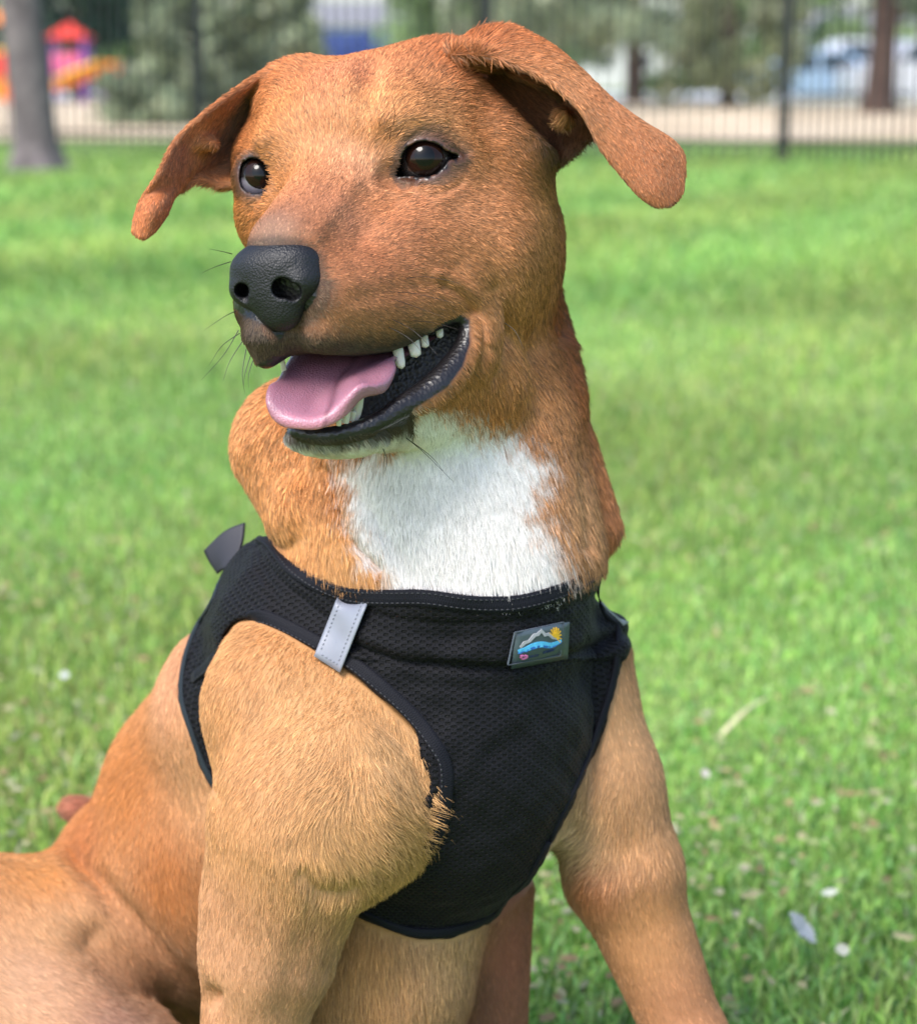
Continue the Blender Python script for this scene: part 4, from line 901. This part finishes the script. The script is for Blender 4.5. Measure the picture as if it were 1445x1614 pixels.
NOSE_P = np.array([(352,470),(349,440),(362,405),(390,384),(430,377),(475,384),(502,404),(511,440),(508,470),(490,495),(462,512),(450,545),(436,545),(415,520),(380,505),(360,490)], float)
def coat(P, jit=0.):
    """coat colour, bare-skin weight, hair length for sculpt-space points"""
    P = P.astype(np.float32); uv = bearing(P); u, v = uv[:, 0], uv[:, 1]; z = P[:, 2]
    C = idw(P, CGP, CGC, 3.0, 20.).astype(np.float32)
    n1 = wob(P, 60, 1); n2 = wob(P, 22, 2)
    # white throat and chest
    d = polysd(u, v, WHITE_P) + 12*n1 + 8*n2 + jit
    front = (z < 420)
    wgt = np.clip(.5 - d/40, 0, 1)*front*(v > 640)
    wht = lin((240, 236, 234)).astype(np.float32)
    C = C*(1-wgt[:, None]) + wht*wgt[:, None]
    jaw = (z < 40)
    d = polysd(u, v, CHIN_P)
    bc = np.clip(.5-(polysd(u, v, LIP_P)-17+6*n2)/8, 0, 1)*jaw*(v > 640)*(u < 650); C = C*(1-bc[:, None])+lin((40, 34, 32)).astype(np.float32)*bc[:, None]
    wc = np.clip(.5-d/10, 0, 1)*jaw*(.55+.45*np.clip(n2+.3, 0, 1))
    C = C*(1-wc[:, None])+wht*wc[:, None]*.9
    # sooty muzzle: dark hair along the lip and under the nose
    mz = (z < 60)&(u < 700)
    dl = dline(u[mz], v[mz], [(384,500),(405,545),(440,562),(500,560),(560,560),(620,553),(665,530)]); dn_ = np.maximum(polysd(u[mz], v[mz], NOSE_P), 0)
    q = np.clip(1.35*(1-dl/(np.interp(u[mz], [380, 430, 560, 670], [42, 74, 56, 24])*(1+.25*n2[mz]))), 0, 1)**1.05*.96; q = np.maximum(q, np.clip(1.3*(1-dn_/30.), 0, 1)*.8*(v[mz] > 440)); q = np.maximum(q, np.clip(1-dn_/14., 0, 1)*.7)
    q = np.maximum(q, .92*np.clip(1.6*(1-np.hypot((u[mz]-462)/70, (v[mz]-540)/40)), 0, 1))
    C[mz] = C[mz]*(1-q[:, None])+lin((34, 27, 25)).astype(np.float32)*q[:, None]
    C *= (1+.05*wob(P, 150, 5)+.03*n1+.03*n2)[:, None]
    # eye surrounds, bare dark skin
    bare = np.zeros(len(P), np.float32)
    for c, r, poly, w1, w2 in ((EYE_N, ER, NEAR_EYE, 10, 24), (EYE_F, ERF, FAR_EYE, 6, 12)):
        near = (((P-c)**2).sum(1) < (r+26)**2)
        dd = np.where(near, polysd(u, v, np.array(poly, float)), 99)
        dd = dd + 3*n2
        pur = np.clip(1-(dd-w1)/w2, 0, 1); blk = np.clip(1-(dd-2.2)/2.5, 0, 1)
        C = C*(1-pur[:, None]*.85)+lin((42, 32, 35)).astype(np.float32)*pur[:, None]*.85
        C = C*(1-blk[:, None])+lin((16, 13, 14)).astype(np.float32)*blk[:, None]
        bare = np.maximum(bare, np.clip(1-(dd-w1*.6)/5., 0, 1))
    tear = np.clip(1-np.hypot((u-620)/16, (v-283)/10), 0, 1)*(z < 0)
    # mouth and lips
    d = polysd(u, v, LIP_P)
    m = np.clip(.5-d/5, 0, 1)*(z < 62)*(u > 395)
    back = (z > 25)&(u < 470)
    m = m*(~back)
    C = C*(1-m[:, None])+lin((24, 21, 23)).astype(np.float32)*m[:, None]
    bare = np.maximum(bare, m)
    nz_ = (polysd(u, v, NOSE_P) < -9)&(z < -150)
    C[nz_] = lin((14, 13, 14)); bare[nz_] = 1
    # length in units
    L = idw(P, LGP, LG[:, 3:4], 3.0, 25.)[:, 0]
    return C, bare, L
LG = np.array([(430,380,-240,3.5),(500,430,-220,6),(560,350,-150,8),(600,200,-30,10),(600,100,60,11),(700,330,-30,10),(800,400,40,15),(700,470,-30,11),(600,540,-140,8),(500,545,-190,6),(740,600,20,16),
 (1000,250,-20,6.5),(1050,290,-20,6),(850,80,60,11),(950,180,0,7),(740,60,60,28),(230,340,50,6),(330,180,90,9),(480,90,120,16),(888,182,30,20),(380,230,190,18),(900,480,270,32),(900,600,280,28),(850,620,150,24),(720,760,200,44),(640,700,140,34),(800,850,200,44),(960,840,350,28),
 (420,720,260,22),(560,870,120,22),(400,800,300,20),(480,850,180,20),(500,1100,60,14),(400,1300,60,13),(640,1320,20,26),(694,1308,20,50),(560,1380,20,24),(380,1550,80,10),(250,1150,450,16),(200,1400,500,18),(100,1350,600,22),(60,1550,450,18),(600,1500,280,32),(800,1500,540,12),(980,1150,330,13),(890,1330,350,34),(1050,1500,350,11)], float)
LGP = np.array([S(*c[:3]) for c in LG])
# flow guides: bearing x, y, depth, direction (right, down, away)
FG = np.array([(430,372,-250,.1,-.6,1),(560,400,-170,.8,-.35,1),(500,330,-170,.25,-.8,1),(560,250,-80,.15,-1,.7),(540,180,-40,.1,-1,.7),(620,130,0,.5,-.9,.8),(470,180,60,-.3,-.8,.8),(600,215,-50,.5,-.8,.6),
 (660,195,-40,1,-.3,.7),(760,170,60,1,-.1,.6),(640,300,-70,.8,.3,.8),(700,300,-30,1,.25,.8),(790,300,60,.8,.6,.8),(700,380,-20,1,.4,.7),(800,430,40,.5,1,.6),(600,440,-130,1,.05,1),(650,500,-90,1,.3,.8),(560,540,-160,.9,.6,.6),(500,540,-190,.6,.9,.4),(430,550,-200,.1,1,.2),(385,520,-150,-.2,.9,.8),(430,240,70,-.6,-.5,.8),(390,330,100,-.5,.3,1),(380,260,130,-.6,-.1,1),
 (740,440,-40,.8,.5,.5),(765,520,-10,.3,1,.4),(760,620,40,.4,1,.4),(840,560,150,.4,1,.5),(690,660,90,0,1,.3),
 (740,60,60,.3,-.8,.6),(820,70,60,1,.1,.2),(950,170,0,.9,.7,0),(1040,270,-10,.5,1,0),(850,110,40,.9,.6,.3),(888,182,30,-.5,.6,-.2),(800,160,160,.6,.6,.3),(480,90,120,-.6,-.5,.4),(400,130,100,-1,.4,0),(300,220,80,-.7,1,0),(230,340,50,-.3,1,0),(360,230,190,-.8,.5,0),
 (890,470,270,.35,1,.6),(910,600,280,.25,1,.4),(950,780,350,.15,1,.1),(840,700,180,.25,1,0),(720,760,180,.02,1,-.1),(620,760,170,-.25,1,-.1),(560,800,150,-.1,1,0),(700,880,150,.05,1,0),(820,880,170,.2,1,0),
 (420,680,260,-.4,1,.1),(400,780,300,.0,1,0),(480,860,180,.45,1,-.1),(580,900,100,.35,1,0),
 (420,1020,180,-.5,1,0),(520,1100,60,-.45,1,0),(620,1180,30,.2,1,0),(400,1200,50,-.55,.9,0),(500,1250,-10,-.7,.8,0),(560,1330,-10,.5,.8,0),(650,1300,0,1,.45,-.1),(690,1310,20,1,.1,-.2),(640,1380,40,.8,1,0),(520,1410,20,-.2,1,0),(380,1450,60,-.25,1,0),(380,1600,90,-.1,1,0),
 (260,1050,450,.55,1,.1),(200,1200,600,-.1,1,.4),(300,1200,360,.35,1,.2),(230,1400,480,.2,1,.3),(150,1330,700,.5,.8,.2),(290,1540,380,.3,1,0),(60,1370,560,.2,1,0),(150,1450,480,.7,1,0),(80,1560,430,1,.5,0),(250,1600,400,.8,.6,0),
 (580,1500,270,.0,1,0),(700,1500,300,-.1,1,0),(800,1500,540,0,1,0),(980,1100,330,.1,1,0),(940,1250,330,-.2,1,0),(890,1330,340,-.9,.6,0),(1010,1330,330,.0,1,0),(1020,1450,350,.25,1,0),(1090,1600,360,.3,1,0),(120,1270,1100,-1,0,0)], float)
FGP = np.array([S(*c[:3]) for c in FG]); FGD = FG[:, 3:]/np.linalg.norm(FG[:, 3:], axis=1)[:, None]
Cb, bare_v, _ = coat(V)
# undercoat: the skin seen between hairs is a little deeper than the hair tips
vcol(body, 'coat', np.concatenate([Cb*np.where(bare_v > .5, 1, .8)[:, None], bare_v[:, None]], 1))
m = material('hide', rough=.7); t_, n_, l_, b_ = nodes(m)
at = new(t_, 'ShaderNodeAttribute', attribute_name='coat'); l_.new(at.outputs['Color'], b_.inputs['Base Color'])
mr = new(t_, 'ShaderNodeMapRange'); mr.inputs['To Min'].default_value = .75; mr.inputs['To Max'].default_value = .36
l_.new(at.outputs['Alpha'], mr.inputs['Value']); l_.new(mr.outputs[0], b_.inputs['Roughness'])
vo = new(t_, 'ShaderNodeTexVoronoi'); vo.inputs['Scale'].default_value = 420
no = new(t_, 'ShaderNodeTexNoise'); no.inputs['Scale'].default_value = 160; no.inputs['Detail'].default_value = 4
mx = new(t_, 'ShaderNodeMath', operation='ADD'); l_.new(vo.outputs['Distance'], mx.inputs[0]); l_.new(no.outputs[0], mx.inputs[1])
objco(t_, vo, no); bu = new(t_, 'ShaderNodeBump'); bu.inputs['Strength'].default_value = .5; bu.inputs['Distance'].default_value = .0016
l_.new(mx.outputs[0], bu.inputs['Height']); l_.new(bu.outputs[0], b_.inputs['Normal'])
m2_ = new(t_, 'ShaderNodeMapRange'); m2_.inputs['To Min'].default_value = .0; m2_.inputs['To Max'].default_value = .26; l_.new(at.outputs['Alpha'], m2_.inputs['Value']); l_.new(m2_.outputs[0], bu.inputs['Strength'])
body.data.materials.append(m)
# nose leather
m = material('nose_leather', (.0055, .0055, .0075), .5, .45); t_, n_, l_, b_ = nodes(m)
vo = new(t_, 'ShaderNodeTexVoronoi'); vo.inputs['Scale'].default_value = 820; vo.feature = 'F1'
n2 = new(t_, 'ShaderNodeTexNoise'); n2.inputs['Scale'].default_value = 90; n2.inputs['Detail'].default_value = 5
objco(t_, vo, n2); bu = new(t_, 'ShaderNodeBump'); bu.inputs['Strength'].default_value = .45; bu.inputs['Distance'].default_value = .0008; bu.invert = True
b2 = new(t_, 'ShaderNodeBump'); b2.inputs['Strength'].default_value = .12; b2.inputs['Distance'].default_value = .002
l_.new(vo.outputs['Distance'], bu.inputs['Height']); l_.new(n2.outputs[0], b2.inputs['Height']); l_.new(b2.outputs[0], bu.inputs['Normal']); l_.new(bu.outputs[0], b_.inputs['Normal'])
rr = ramp(t_, [(.3, (.44,)*3), (.75, (.6,)*3)]); l_.new(n2.outputs[0], rr.inputs[0]); l_.new(rr.outputs[0], b_.inputs['Roughness'])
nose.data.materials.append(m)
# ------------------------------------------------------------------ eyes: ball > iris, pupil
def cap(c, r, axis_, ang, n=26, rings=9, bulge=0.):
    a = unit(axis_); t1 = unit(np.cross(a, [0, 1, .1])); t2 = np.cross(a, t1)
    v = [c+a*(r+bulge)]; f = []
    for i in range(1, rings+1):
        th = ang*i/rings
        for j in range(n):
            ph = 2*math.pi*j/n; rr_ = r+bulge*(1-(i/rings)**2)
            v.append(c+rr_*(a*math.cos(th)+math.sin(th)*(t1*math.cos(ph)+t2*math.sin(ph))))
    for j in range(n): f.append((0, 1+j, 1+(j+1) % n))
    for i in range(rings-1):
        for j in range(n): q = 1+i*n; f.append((q+j, q+n+j, q+n+(j+1) % n, q+(j+1) % n))
    me = bpy.data.meshes.new('cap'); me.from_pydata(W(np.array(v)), [], f); me.polygons.foreach_set('use_smooth', [True]*len(f))
    return me
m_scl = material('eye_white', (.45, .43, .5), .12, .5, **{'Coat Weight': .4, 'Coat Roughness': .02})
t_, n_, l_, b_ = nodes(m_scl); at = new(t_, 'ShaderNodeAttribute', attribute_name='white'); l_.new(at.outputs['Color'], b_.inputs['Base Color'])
m_scd = material('eye_rim_dark', (.02, .016, .016), .1, .5, **{'Coat Weight': .4, 'Coat Roughness': .02})
m_pup = material('pupil', (.003, .003, .003), .03, .2, **{'Coat Weight': .1, 'Coat Roughness': .01})
m_iris = material('iris', (.03, .012, .005), .08, .18, **{'Coat Weight': .1, 'Coat Roughness': .01}); t_, n_, l_, b_ = nodes(m_iris)
at = new(t_, 'ShaderNodeAttribute', attribute_name='rim'); rp = ramp(t_, [(0, (.004, .002, .002)), (.45, (.010, .004, .003)), (.85, (.014, .005, .003)), (1, (.006, .004, .004))])
l_.new(at.outputs['Fac'], rp.inputs[0]); l_.new(rp.outputs[0], b_.inputs['Base Color'])
def eyeball(c, r, gaze, mt, irang):
    import bmesh
    bm = bmesh.new(); bmesh.ops.create_uvsphere(bm, u_segments=48, v_segments=32, radius=r)
    v = np.array([x.co[:] for x in bm.verts]); f = [[q.index for q in g.verts] for g in bm.faces]; bm.free()
    me = bpy.data.meshes.new('eye'); me.from_pydata(W(v+c), [], f); me.polygons.foreach_set('use_smooth', [True]*len(f)); me.materials.append(mt)
    e = bpy.data.objects.new('eye', me); COL.objects.link(e); adopt(e, dog)
    sd_ = np.clip(((v+c)[:, 1]-(c[1]+ (4 if mt is m_scl else 900)))/8, 0, 1)[:, None]; vcol(e, 'white', sd_*np.array([[.17, .155, .19]])+(1-sd_)*np.array([[.012, .01, .01]]))  # far eye: dark pigment and the upper lid's shade painted over its white
    mi = cap(c, r+.25, gaze, irang, bulge=1.2); mi.materials.append(m_iris)
    a = mi.attributes.new('rim', 'FLOAT', 'POINT'); a.data.foreach_set('value', [0]+[i/9 for i in range(1, 10) for j in range(26)])
    io = bpy.data.objects.new('iris', mi); COL.objects.link(io); io.parent = e
    mp = cap(c, r+1.2, gaze, irang*.48, bulge=.75); mp.materials.append(m_pup)
    po = bpy.data.objects.new('pupil', mp); COL.objects.link(po); po.parent = e
eyeball(EYE_N, ER-.8, (0.02, .02, -1), m_scd, math.radians(43))
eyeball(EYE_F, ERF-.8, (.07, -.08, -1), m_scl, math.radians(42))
# ------------------------------------------------------------------ tongue and teeth
def slab(name, rows, th, mat, nu=8, nv=8, parent=None, taper=True):
    P = patch([[S(*p) for p in r] for r in rows], nu, nv); m_, n_ = P.shape[:2]
    du = np.gradient(P, axis=1); dv = np.gradient(P, axis=0); Nn = np.cross(du, dv); Nn /= np.linalg.norm(Nn, axis=2)[:, :, None]+1e-9
    if Nn[..., 2].mean() > 0: Nn = -Nn
    a = np.linspace(0, 1, n_)[None, :]; b = np.linspace(0, 1, m_)[:, None]
    e = np.minimum(1, np.minimum(a, 1-a)/.12)*np.minimum(1, (1-b)/.1) if taper else np.ones((m_, n_))
    e = np.sqrt(1-(1-e)**2)*.9+.1*taper
    A = P+Nn*th/2*e[..., None]; C_ = P-Nn*th/2*e[..., None]
    v = np.concatenate([A.reshape(-1, 3), C_.reshape(-1, 3)]); f = []; K = m_*n_
    for i in range(m_-1):
        for j in range(n_-1):
            q = i*n_+j; f.append((q, q+1, q+n_+1, q+n_)); f.append((K+q, K+q+n_, K+q+n_+1, K+q+1))
    rim = [(0, j) for j in range(n_)]+[(i, n_-1) for i in range(1, m_)]+[(m_-1, j) for j in range(n_-2, -1, -1)]+[(i, 0) for i in range(m_-2, 0, -1)]
    rim = [i*n_+j for i, j in rim]
    for q, w_ in zip(rim, rim[1:]+rim[:1]): f.append((w_, q, K+q, K+w_))
    o = add_mesh(name, W(v), np.array(f), mat)
    if parent is not None: adopt(o, parent)
    return o, np.tile(np.stack(np.broadcast_arrays(a, b), -1).reshape(-1, 2), (2, 1))
m = material('tongue_skin', (.5, .2, .22), .42, .5, **{'Subsurface Weight': .25, 'Subsurface Scale': .004, 'Coat Weight': .3, 'Coat Roughness': .25}); t_, n_, l_, b_ = nodes(m)
b_.inputs['Subsurface Radius'].default_value = (1, .3, .25)
at = new(t_, 'ShaderNodeAttribute', attribute_name='uvt'); sx = new(t_, 'ShaderNodeSeparateColor'); l_.new(at.outputs['Color'], sx.inputs[0])
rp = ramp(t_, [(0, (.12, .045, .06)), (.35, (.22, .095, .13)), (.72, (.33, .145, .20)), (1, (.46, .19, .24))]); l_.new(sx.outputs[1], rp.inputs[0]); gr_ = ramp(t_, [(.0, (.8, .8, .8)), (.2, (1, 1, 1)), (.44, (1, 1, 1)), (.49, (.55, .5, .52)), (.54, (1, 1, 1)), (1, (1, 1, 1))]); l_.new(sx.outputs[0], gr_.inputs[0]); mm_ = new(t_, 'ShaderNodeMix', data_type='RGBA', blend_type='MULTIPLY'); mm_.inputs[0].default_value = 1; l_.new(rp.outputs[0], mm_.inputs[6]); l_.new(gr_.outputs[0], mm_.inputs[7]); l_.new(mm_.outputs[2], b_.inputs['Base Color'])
n1_ = new(t_, 'ShaderNodeTexNoise'); n1_.inputs['Scale'].default_value = 700; v1_ = new(t_, 'ShaderNodeTexVoronoi'); v1_.inputs['Scale'].default_value = 900
objco(t_, n1_, v1_); bu = new(t_, 'ShaderNodeBump'); bu.inputs['Strength'].default_value = .5; bu.inputs['Distance'].default_value = .0006
l_.new(v1_.outputs['Distance'], bu.inputs['Height']); l_.new(bu.outputs[0], b_.inputs['Normal'])
TON = [[(470,545,-40),(500,540,-40),(545,540,-40),(590,540,-30),(640,538,-30),(690,530,-20)],
 [(452,572,-90),(490,572,-100),(540,572,-95),(580,570,-90),(612,566,-90),(640,560,-80)],
 [(438,598,-150),(478,606,-138),(520,606,-132),(556,592,-140),(588,582,-140),(622,564,-118)],
 [(424,608,-186),(466,626,-172),(508,630,-154),(556,604,-182),(586,608,-184),(624,584,-140)],
 [(419,632,-206),(462,648,-196),(505,650,-181),(548,624,-206),(574,608,-204),(606,618,-166)],
 [(428,658,-206),(462,662,-212),(500,662,-210),(532,650,-208),(553,636,-202),(572,622,-186)],
 [(446,672,-204),(468,676,-210),(498,677,-210),(520,670,-206),(538,658,-200),(552,645,-190)]]
tongue, uvt = slab('tongue', TON, 9, m, 6, 6, dog); vcol(tongue, 'uvt', np.concatenate([uvt, uvt[:, :1]*0], 1))
m_tooth = material('tooth_enamel', (.60, .56, .46), .25, .5, **{'Subsurface Weight': .2, 'Subsurface Scale': .002})
def tooth(base, tip, r0, r1, flat=.7):
    base, tip = S(*base), S(*tip); a = unit(tip-base); t1 = unit(np.cross(a, [0, 0, 1])); t2 = np.cross(a, t1); n = 12
    r0 *= .88; v = []; R = [r0*.8, r0, r0*.92, (r0+r1)*.5, r1, r1*.45]; T = [-.3, 0, .35, .7, .93, 1.]
    for q, t in zip(R, T):
        for j in range(n): v.append(base+(tip-base)*t+q*(t1*math.cos(j*2*math.pi/n)+flat*t2*math.sin(j*2*math.pi/n)))
    v.append(tip+a*r1*.25); f = [(i*n+j, i*n+(j+1) % n, (i+1)*n+(j+1) % n, (i+1)*n+j) for i in range(5) for j in range(n)]
    me = bpy.data.meshes.new('tooth'); me.from_pydata(W(np.array(v)), [], f+[(5*n+j, 5*n+(j+1) % n, 6*n) for j in range(n)]); me.polygons.foreach_set('use_smooth', [True]*(6*n)); me.materials.append(m_tooth)
    o = bpy.data.objects.new('tooth', me); COL.objects.link(o); adopt(o, dog)
for a in (((560,652,-150),(571,615,-160),10,3),((545,662,-168),(547,645,-172),7,5),((534,667,-176),(535,654,-180),5,4),((556,660,-158),(558,648,-164),5,4),
          ((627,552,-98),(633,580,-106),10,6),((650,534,-84),(656,562,-92),12,8),((667,528,-74),(671,547,-80),8,6),((691,512,-58),(694,532,-64),8,5),
          ((448,585,-120),(443,560,-130),5,3)): tooth(*a)
web, _ = slab('webbing_strap', [[(386,824,440),(382,856,430),(366,900,425)],[(354,838,450),(352,866,445),(352,898,440)],[(322,868,465),(331,886,462),(344,904,458)]], 6, m_web, 5, 5, harness, False)
web['label'] = 'dark grey strap end folded over behind the withers'
# ------------------------------------------------------------------ fur
def tri_sample(V, F, n, w_, rg):
    T = np.concatenate([F[:, [0, 1, 2]], F[:, [0, 2, 3]]]); a, b, c = V[T[:, 0]], V[T[:, 1]], V[T[:, 2]]
    ar = np.linalg.norm(np.cross(b-a, c-a), axis=1)*w_[T].mean(1); cs = np.cumsum(ar)
    i = np.searchsorted(cs, rg.random(n)*cs[-1]); i = np.minimum(i, len(T)-1)
    r1, r2 = np.sqrt(rg.random(n)), rg.random(n); ba = np.stack([1-r1, r1*(1-r2), r1*r2], 1)
    return T[i], ba
uvb = bearing(V); view = V+np.array([0, 0, FPX]); view /= np.linalg.norm(view, axis=1)[:, None]
facing = -(VN*view).sum(1)
dens = np.where(facing > -.35, 1., .12)*(1+1.2*(facing < .35)*(facing > -.3))
out = (uvb[:, 0] < -60)|(uvb[:, 0] > 1500)|(uvb[:, 1] > 1680)
dens = np.where(out, .08, dens); dens *= (bare_v < .5)
head_w = np.clip((860-uvb[:, 1])/100, 0, 1)*(V[:, 2] < 420); dens *= .5+1.2*head_w
dn = polysd(uvb[:, 0], uvb[:, 1], NOSE_P); dens *= ~((dn < -8)&(V[:, 2] < -170))
if 'HARN_P' in globals():
    inh = np.zeros(len(V), bool)
    for hp, zlim in HARN_P: inh |= (polysd(uvb[:, 0], uvb[:, 1], np.array(hp, float)) < np.where((uvb[:, 0] > 600)&(uvb[:, 1] < 960), 5, -7))&(V[:, 2] > zlim[0])&(V[:, 2] < zlim[1])
    dens *= ~inh
NH = 900000; NP = 4
tri, ba = tri_sample(V, Fq, NH, dens, rng)
mixv = lambda A: (A[tri]*(ba[:, :, None] if A.ndim == 2 else ba)).sum(1)
root = mixv(V).astype(np.float32); nrm = mixv(VN).astype(np.float32); nrm /= np.linalg.norm(nrm, axis=1)[:, None]
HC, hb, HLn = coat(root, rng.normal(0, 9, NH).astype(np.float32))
flow = idw(root, FGP, FGD, 3.2, 18.)
flow += .13*np.stack([wob(root, 34, 11), wob(root, 34, 12), wob(root, 34, 13)], 1)
clump = np.stack([wob(root, 9, 21), wob(root, 9, 22), wob(root, 9, 23)], 1)
flow += .09*clump + rng.normal(0, .09, flow.shape)
tan = flow-nrm*(flow*nrm).sum(1)[:, None]; tan /= np.linalg.norm(tan, axis=1)[:, None]+1e-9
Ln = HLn*rng.uniform(.6, 1.2, NH)*np.where(hb > .2, .5, 1)
lift = (.13+.08*rng.random(NH)+.06*wob(root, 15, 31)+.009*(HLn-12)).clip(.13, .6)
tt = np.linspace(0, 1, NP)[None, :, None]
d1 = tan*np.cos(lift)[:, None]+nrm*np.sin(lift)[:, None]
d2 = tan*np.cos(lift*.2)[:, None]+nrm*np.sin(lift*.2)[:, None]
pts = root[:, None]-nrm[:, None]*.15+Ln[:, None, None]*(d1[:, None]*tt*(1-.45*tt)+d2[:, None]*.45*tt*tt)
pts = pts+ (clump[:, None]*Ln[:, None, None]*.07*tt*tt)
rad = (rng.uniform(.25, .46, NH)*np.where(HLn > 22, 1.15, 1.))[:, None]*np.array([1, .95, .75, .18])[None, :]
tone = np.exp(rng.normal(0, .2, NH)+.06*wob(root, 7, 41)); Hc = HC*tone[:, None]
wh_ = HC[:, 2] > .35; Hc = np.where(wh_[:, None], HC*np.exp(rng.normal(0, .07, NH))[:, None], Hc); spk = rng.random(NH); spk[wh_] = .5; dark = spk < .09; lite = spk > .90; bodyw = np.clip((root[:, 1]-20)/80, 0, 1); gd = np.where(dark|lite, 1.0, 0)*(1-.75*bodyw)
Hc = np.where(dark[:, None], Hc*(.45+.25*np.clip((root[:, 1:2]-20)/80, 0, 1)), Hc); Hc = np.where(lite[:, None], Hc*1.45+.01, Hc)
rad = rad*((1+.6*gd)*(1-.18*bodyw))[:, None]; pts = root[:, None]+(pts-root[:, None])*(1+.18*gd)[:, None, None]
def hairs(name, pts, rad, col, nrm, mat, parent):
    n, k = pts.shape[:2]; cu = bpy.data.hair_curves.new(name); cu.add_curves([k]*n)
    cu.attributes['position'].data.foreach_set('vector', W(pts.reshape(-1, 3)).astype(np.float32).ravel())
    a = cu.attributes.get('radius') or cu.attributes.new('radius', 'FLOAT', 'POINT'); a.data.foreach_set('value', (rad*U2M).astype(np.float32).ravel())
    a = cu.attributes.new('tint', 'FLOAT_COLOR', 'CURVE'); a.data.foreach_set('color', np.concatenate([col, np.ones((n, 1))], 1).astype(np.float32).ravel())
    nw = np.stack([nrm[:, 0], -nrm[:, 1], -nrm[:, 2]], 1)@RM.T
    a = cu.attributes.new('skin_normal', 'FLOAT_VECTOR', 'CURVE'); a.data.foreach_set('vector', nw.astype(np.float32).ravel())
    cu.materials.append(mat); o = bpy.data.objects.new(name, cu); COL.objects.link(o); adopt(o, parent); o['kind'] = 'stuff'; return o
mh = bpy.data.materials.new('fur'); mh.use_nodes = True; t_ = mh.node_tree; t_.nodes.clear()
at = new(t_, 'ShaderNodeAttribute', attribute_name='tint'); an = new(t_, 'ShaderNodeAttribute', attribute_name='skin_normal')
hi = new(t_, 'ShaderNodeHairInfo'); L_ = t_.links
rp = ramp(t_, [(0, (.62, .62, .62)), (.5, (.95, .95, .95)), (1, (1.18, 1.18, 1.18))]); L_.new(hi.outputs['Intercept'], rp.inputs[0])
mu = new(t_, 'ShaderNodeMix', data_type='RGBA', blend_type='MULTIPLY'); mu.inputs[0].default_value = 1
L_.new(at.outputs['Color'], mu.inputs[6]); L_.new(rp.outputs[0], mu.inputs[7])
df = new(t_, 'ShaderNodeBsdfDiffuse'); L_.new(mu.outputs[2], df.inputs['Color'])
ge = new(t_, 'ShaderNodeNewGeometry'); va = new(t_, 'ShaderNodeVectorMath', operation='SCALE'); va.inputs['Scale'].default_value = .35
L_.new(ge.outputs['Normal'], va.inputs[0]); vb = new(t_, 'ShaderNodeVectorMath', operation='ADD'); L_.new(an.outputs['Vector'], vb.inputs[0]); L_.new(va.outputs[0], vb.inputs[1])
vn = new(t_, 'ShaderNodeVectorMath', operation='NORMALIZE'); L_.new(vb.outputs[0], vn.inputs[0]); L_.new(vn.outputs[0], df.inputs['Normal'])
hb_ = new(t_, 'ShaderNodeBsdfHair', component='Reflection'); hb_.inputs['RoughnessU'].default_value = .28; hb_.inputs['RoughnessV'].default_value = .6; hb_.inputs['Color'].default_value = (.8, .66, .5, 1)
ms = new(t_, 'ShaderNodeMixShader'); ms.inputs[0].default_value = .10; L_.new(df.outputs[0], ms.inputs[1]); L_.new(hb_.outputs[0], ms.inputs[2])
om = new(t_, 'ShaderNodeOutputMaterial'); L_.new(ms.outputs[0], om.inputs['Surface'])
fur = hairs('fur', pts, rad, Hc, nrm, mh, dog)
# whiskers ------------------------------------------------------------------
wl = []
def whisk(a, b, c): wl.append([S(*a), S(*b), S(*c)])
for a in (((612,462,-135),(650,462,-200),(720,478,-250)),((602,466,-140),(640,478,-200),(700,500,-260)),((640,505,-120),(680,508,-190),(725,520,-240)),((600,495,-150),(650,520,-210),(690,560,-230)),((590,505,-155),(640,530,-190),(665,555,-200)),
  ((620,442,-120),(670,436,-190),(725,446,-230)),((372,490,-170),(355,498,-180),(322,520,-190)),((376,520,-165),(352,560,-180),(316,600,-200)),((378,525,-165),(350,545,-175),(330,575,-190)),((384,535,-165),(362,570,-175),(352,600,-185)),
  ((388,550,-165),(382,590,-180),(386,620,-180)),((395,560,-170),(386,590,-180),(384,610,-190)),((400,565,-170),(392,590,-180),(392,612,-185)),((366,400,-180),(350,396,-190),(330,392,-200)),((364,412,-180),(340,420,-190),(318,430,-200)),
  ((640,690,-40),(680,720,-60),(700,745,-60)),((600,700,-80),(610,725,-90),(605,748,-100)),((575,706,-90),(570,730,-100),(562,745,-100)),((540,710,-110),(538,722,-110),(530,736,-120)),((620,220,-60),(632,206,-90),(640,188,-110)),((612,225,-60),(616,206,-95),(612,196,-110)),((616,212,-60),(622,180,-95),(618,150,-105)),
  ((430,225,30),(455,214,10),(470,190,0)),((640,690,-40),(670,715,-60),(715,760,-40)),((780,500,0),(810,520,-20),(825,550,-30))): whisk(*a)
wp = np.array([spline(w_, 4)[:9] if len(spline(w_, 4)) >= 9 else spline(w_, 4) for w_ in wl])
wr = np.ones((len(wp), 1))*np.linspace(.75, .15, wp.shape[1])[None, :]
mw = material('whisker_hair', (.02, .015, .012), .4)
whi = hairs('whiskers', wp, wr, np.full((len(wp), 3), .02), np.tile([0, 0, -1.], (len(wp), 1)), mw, dog)
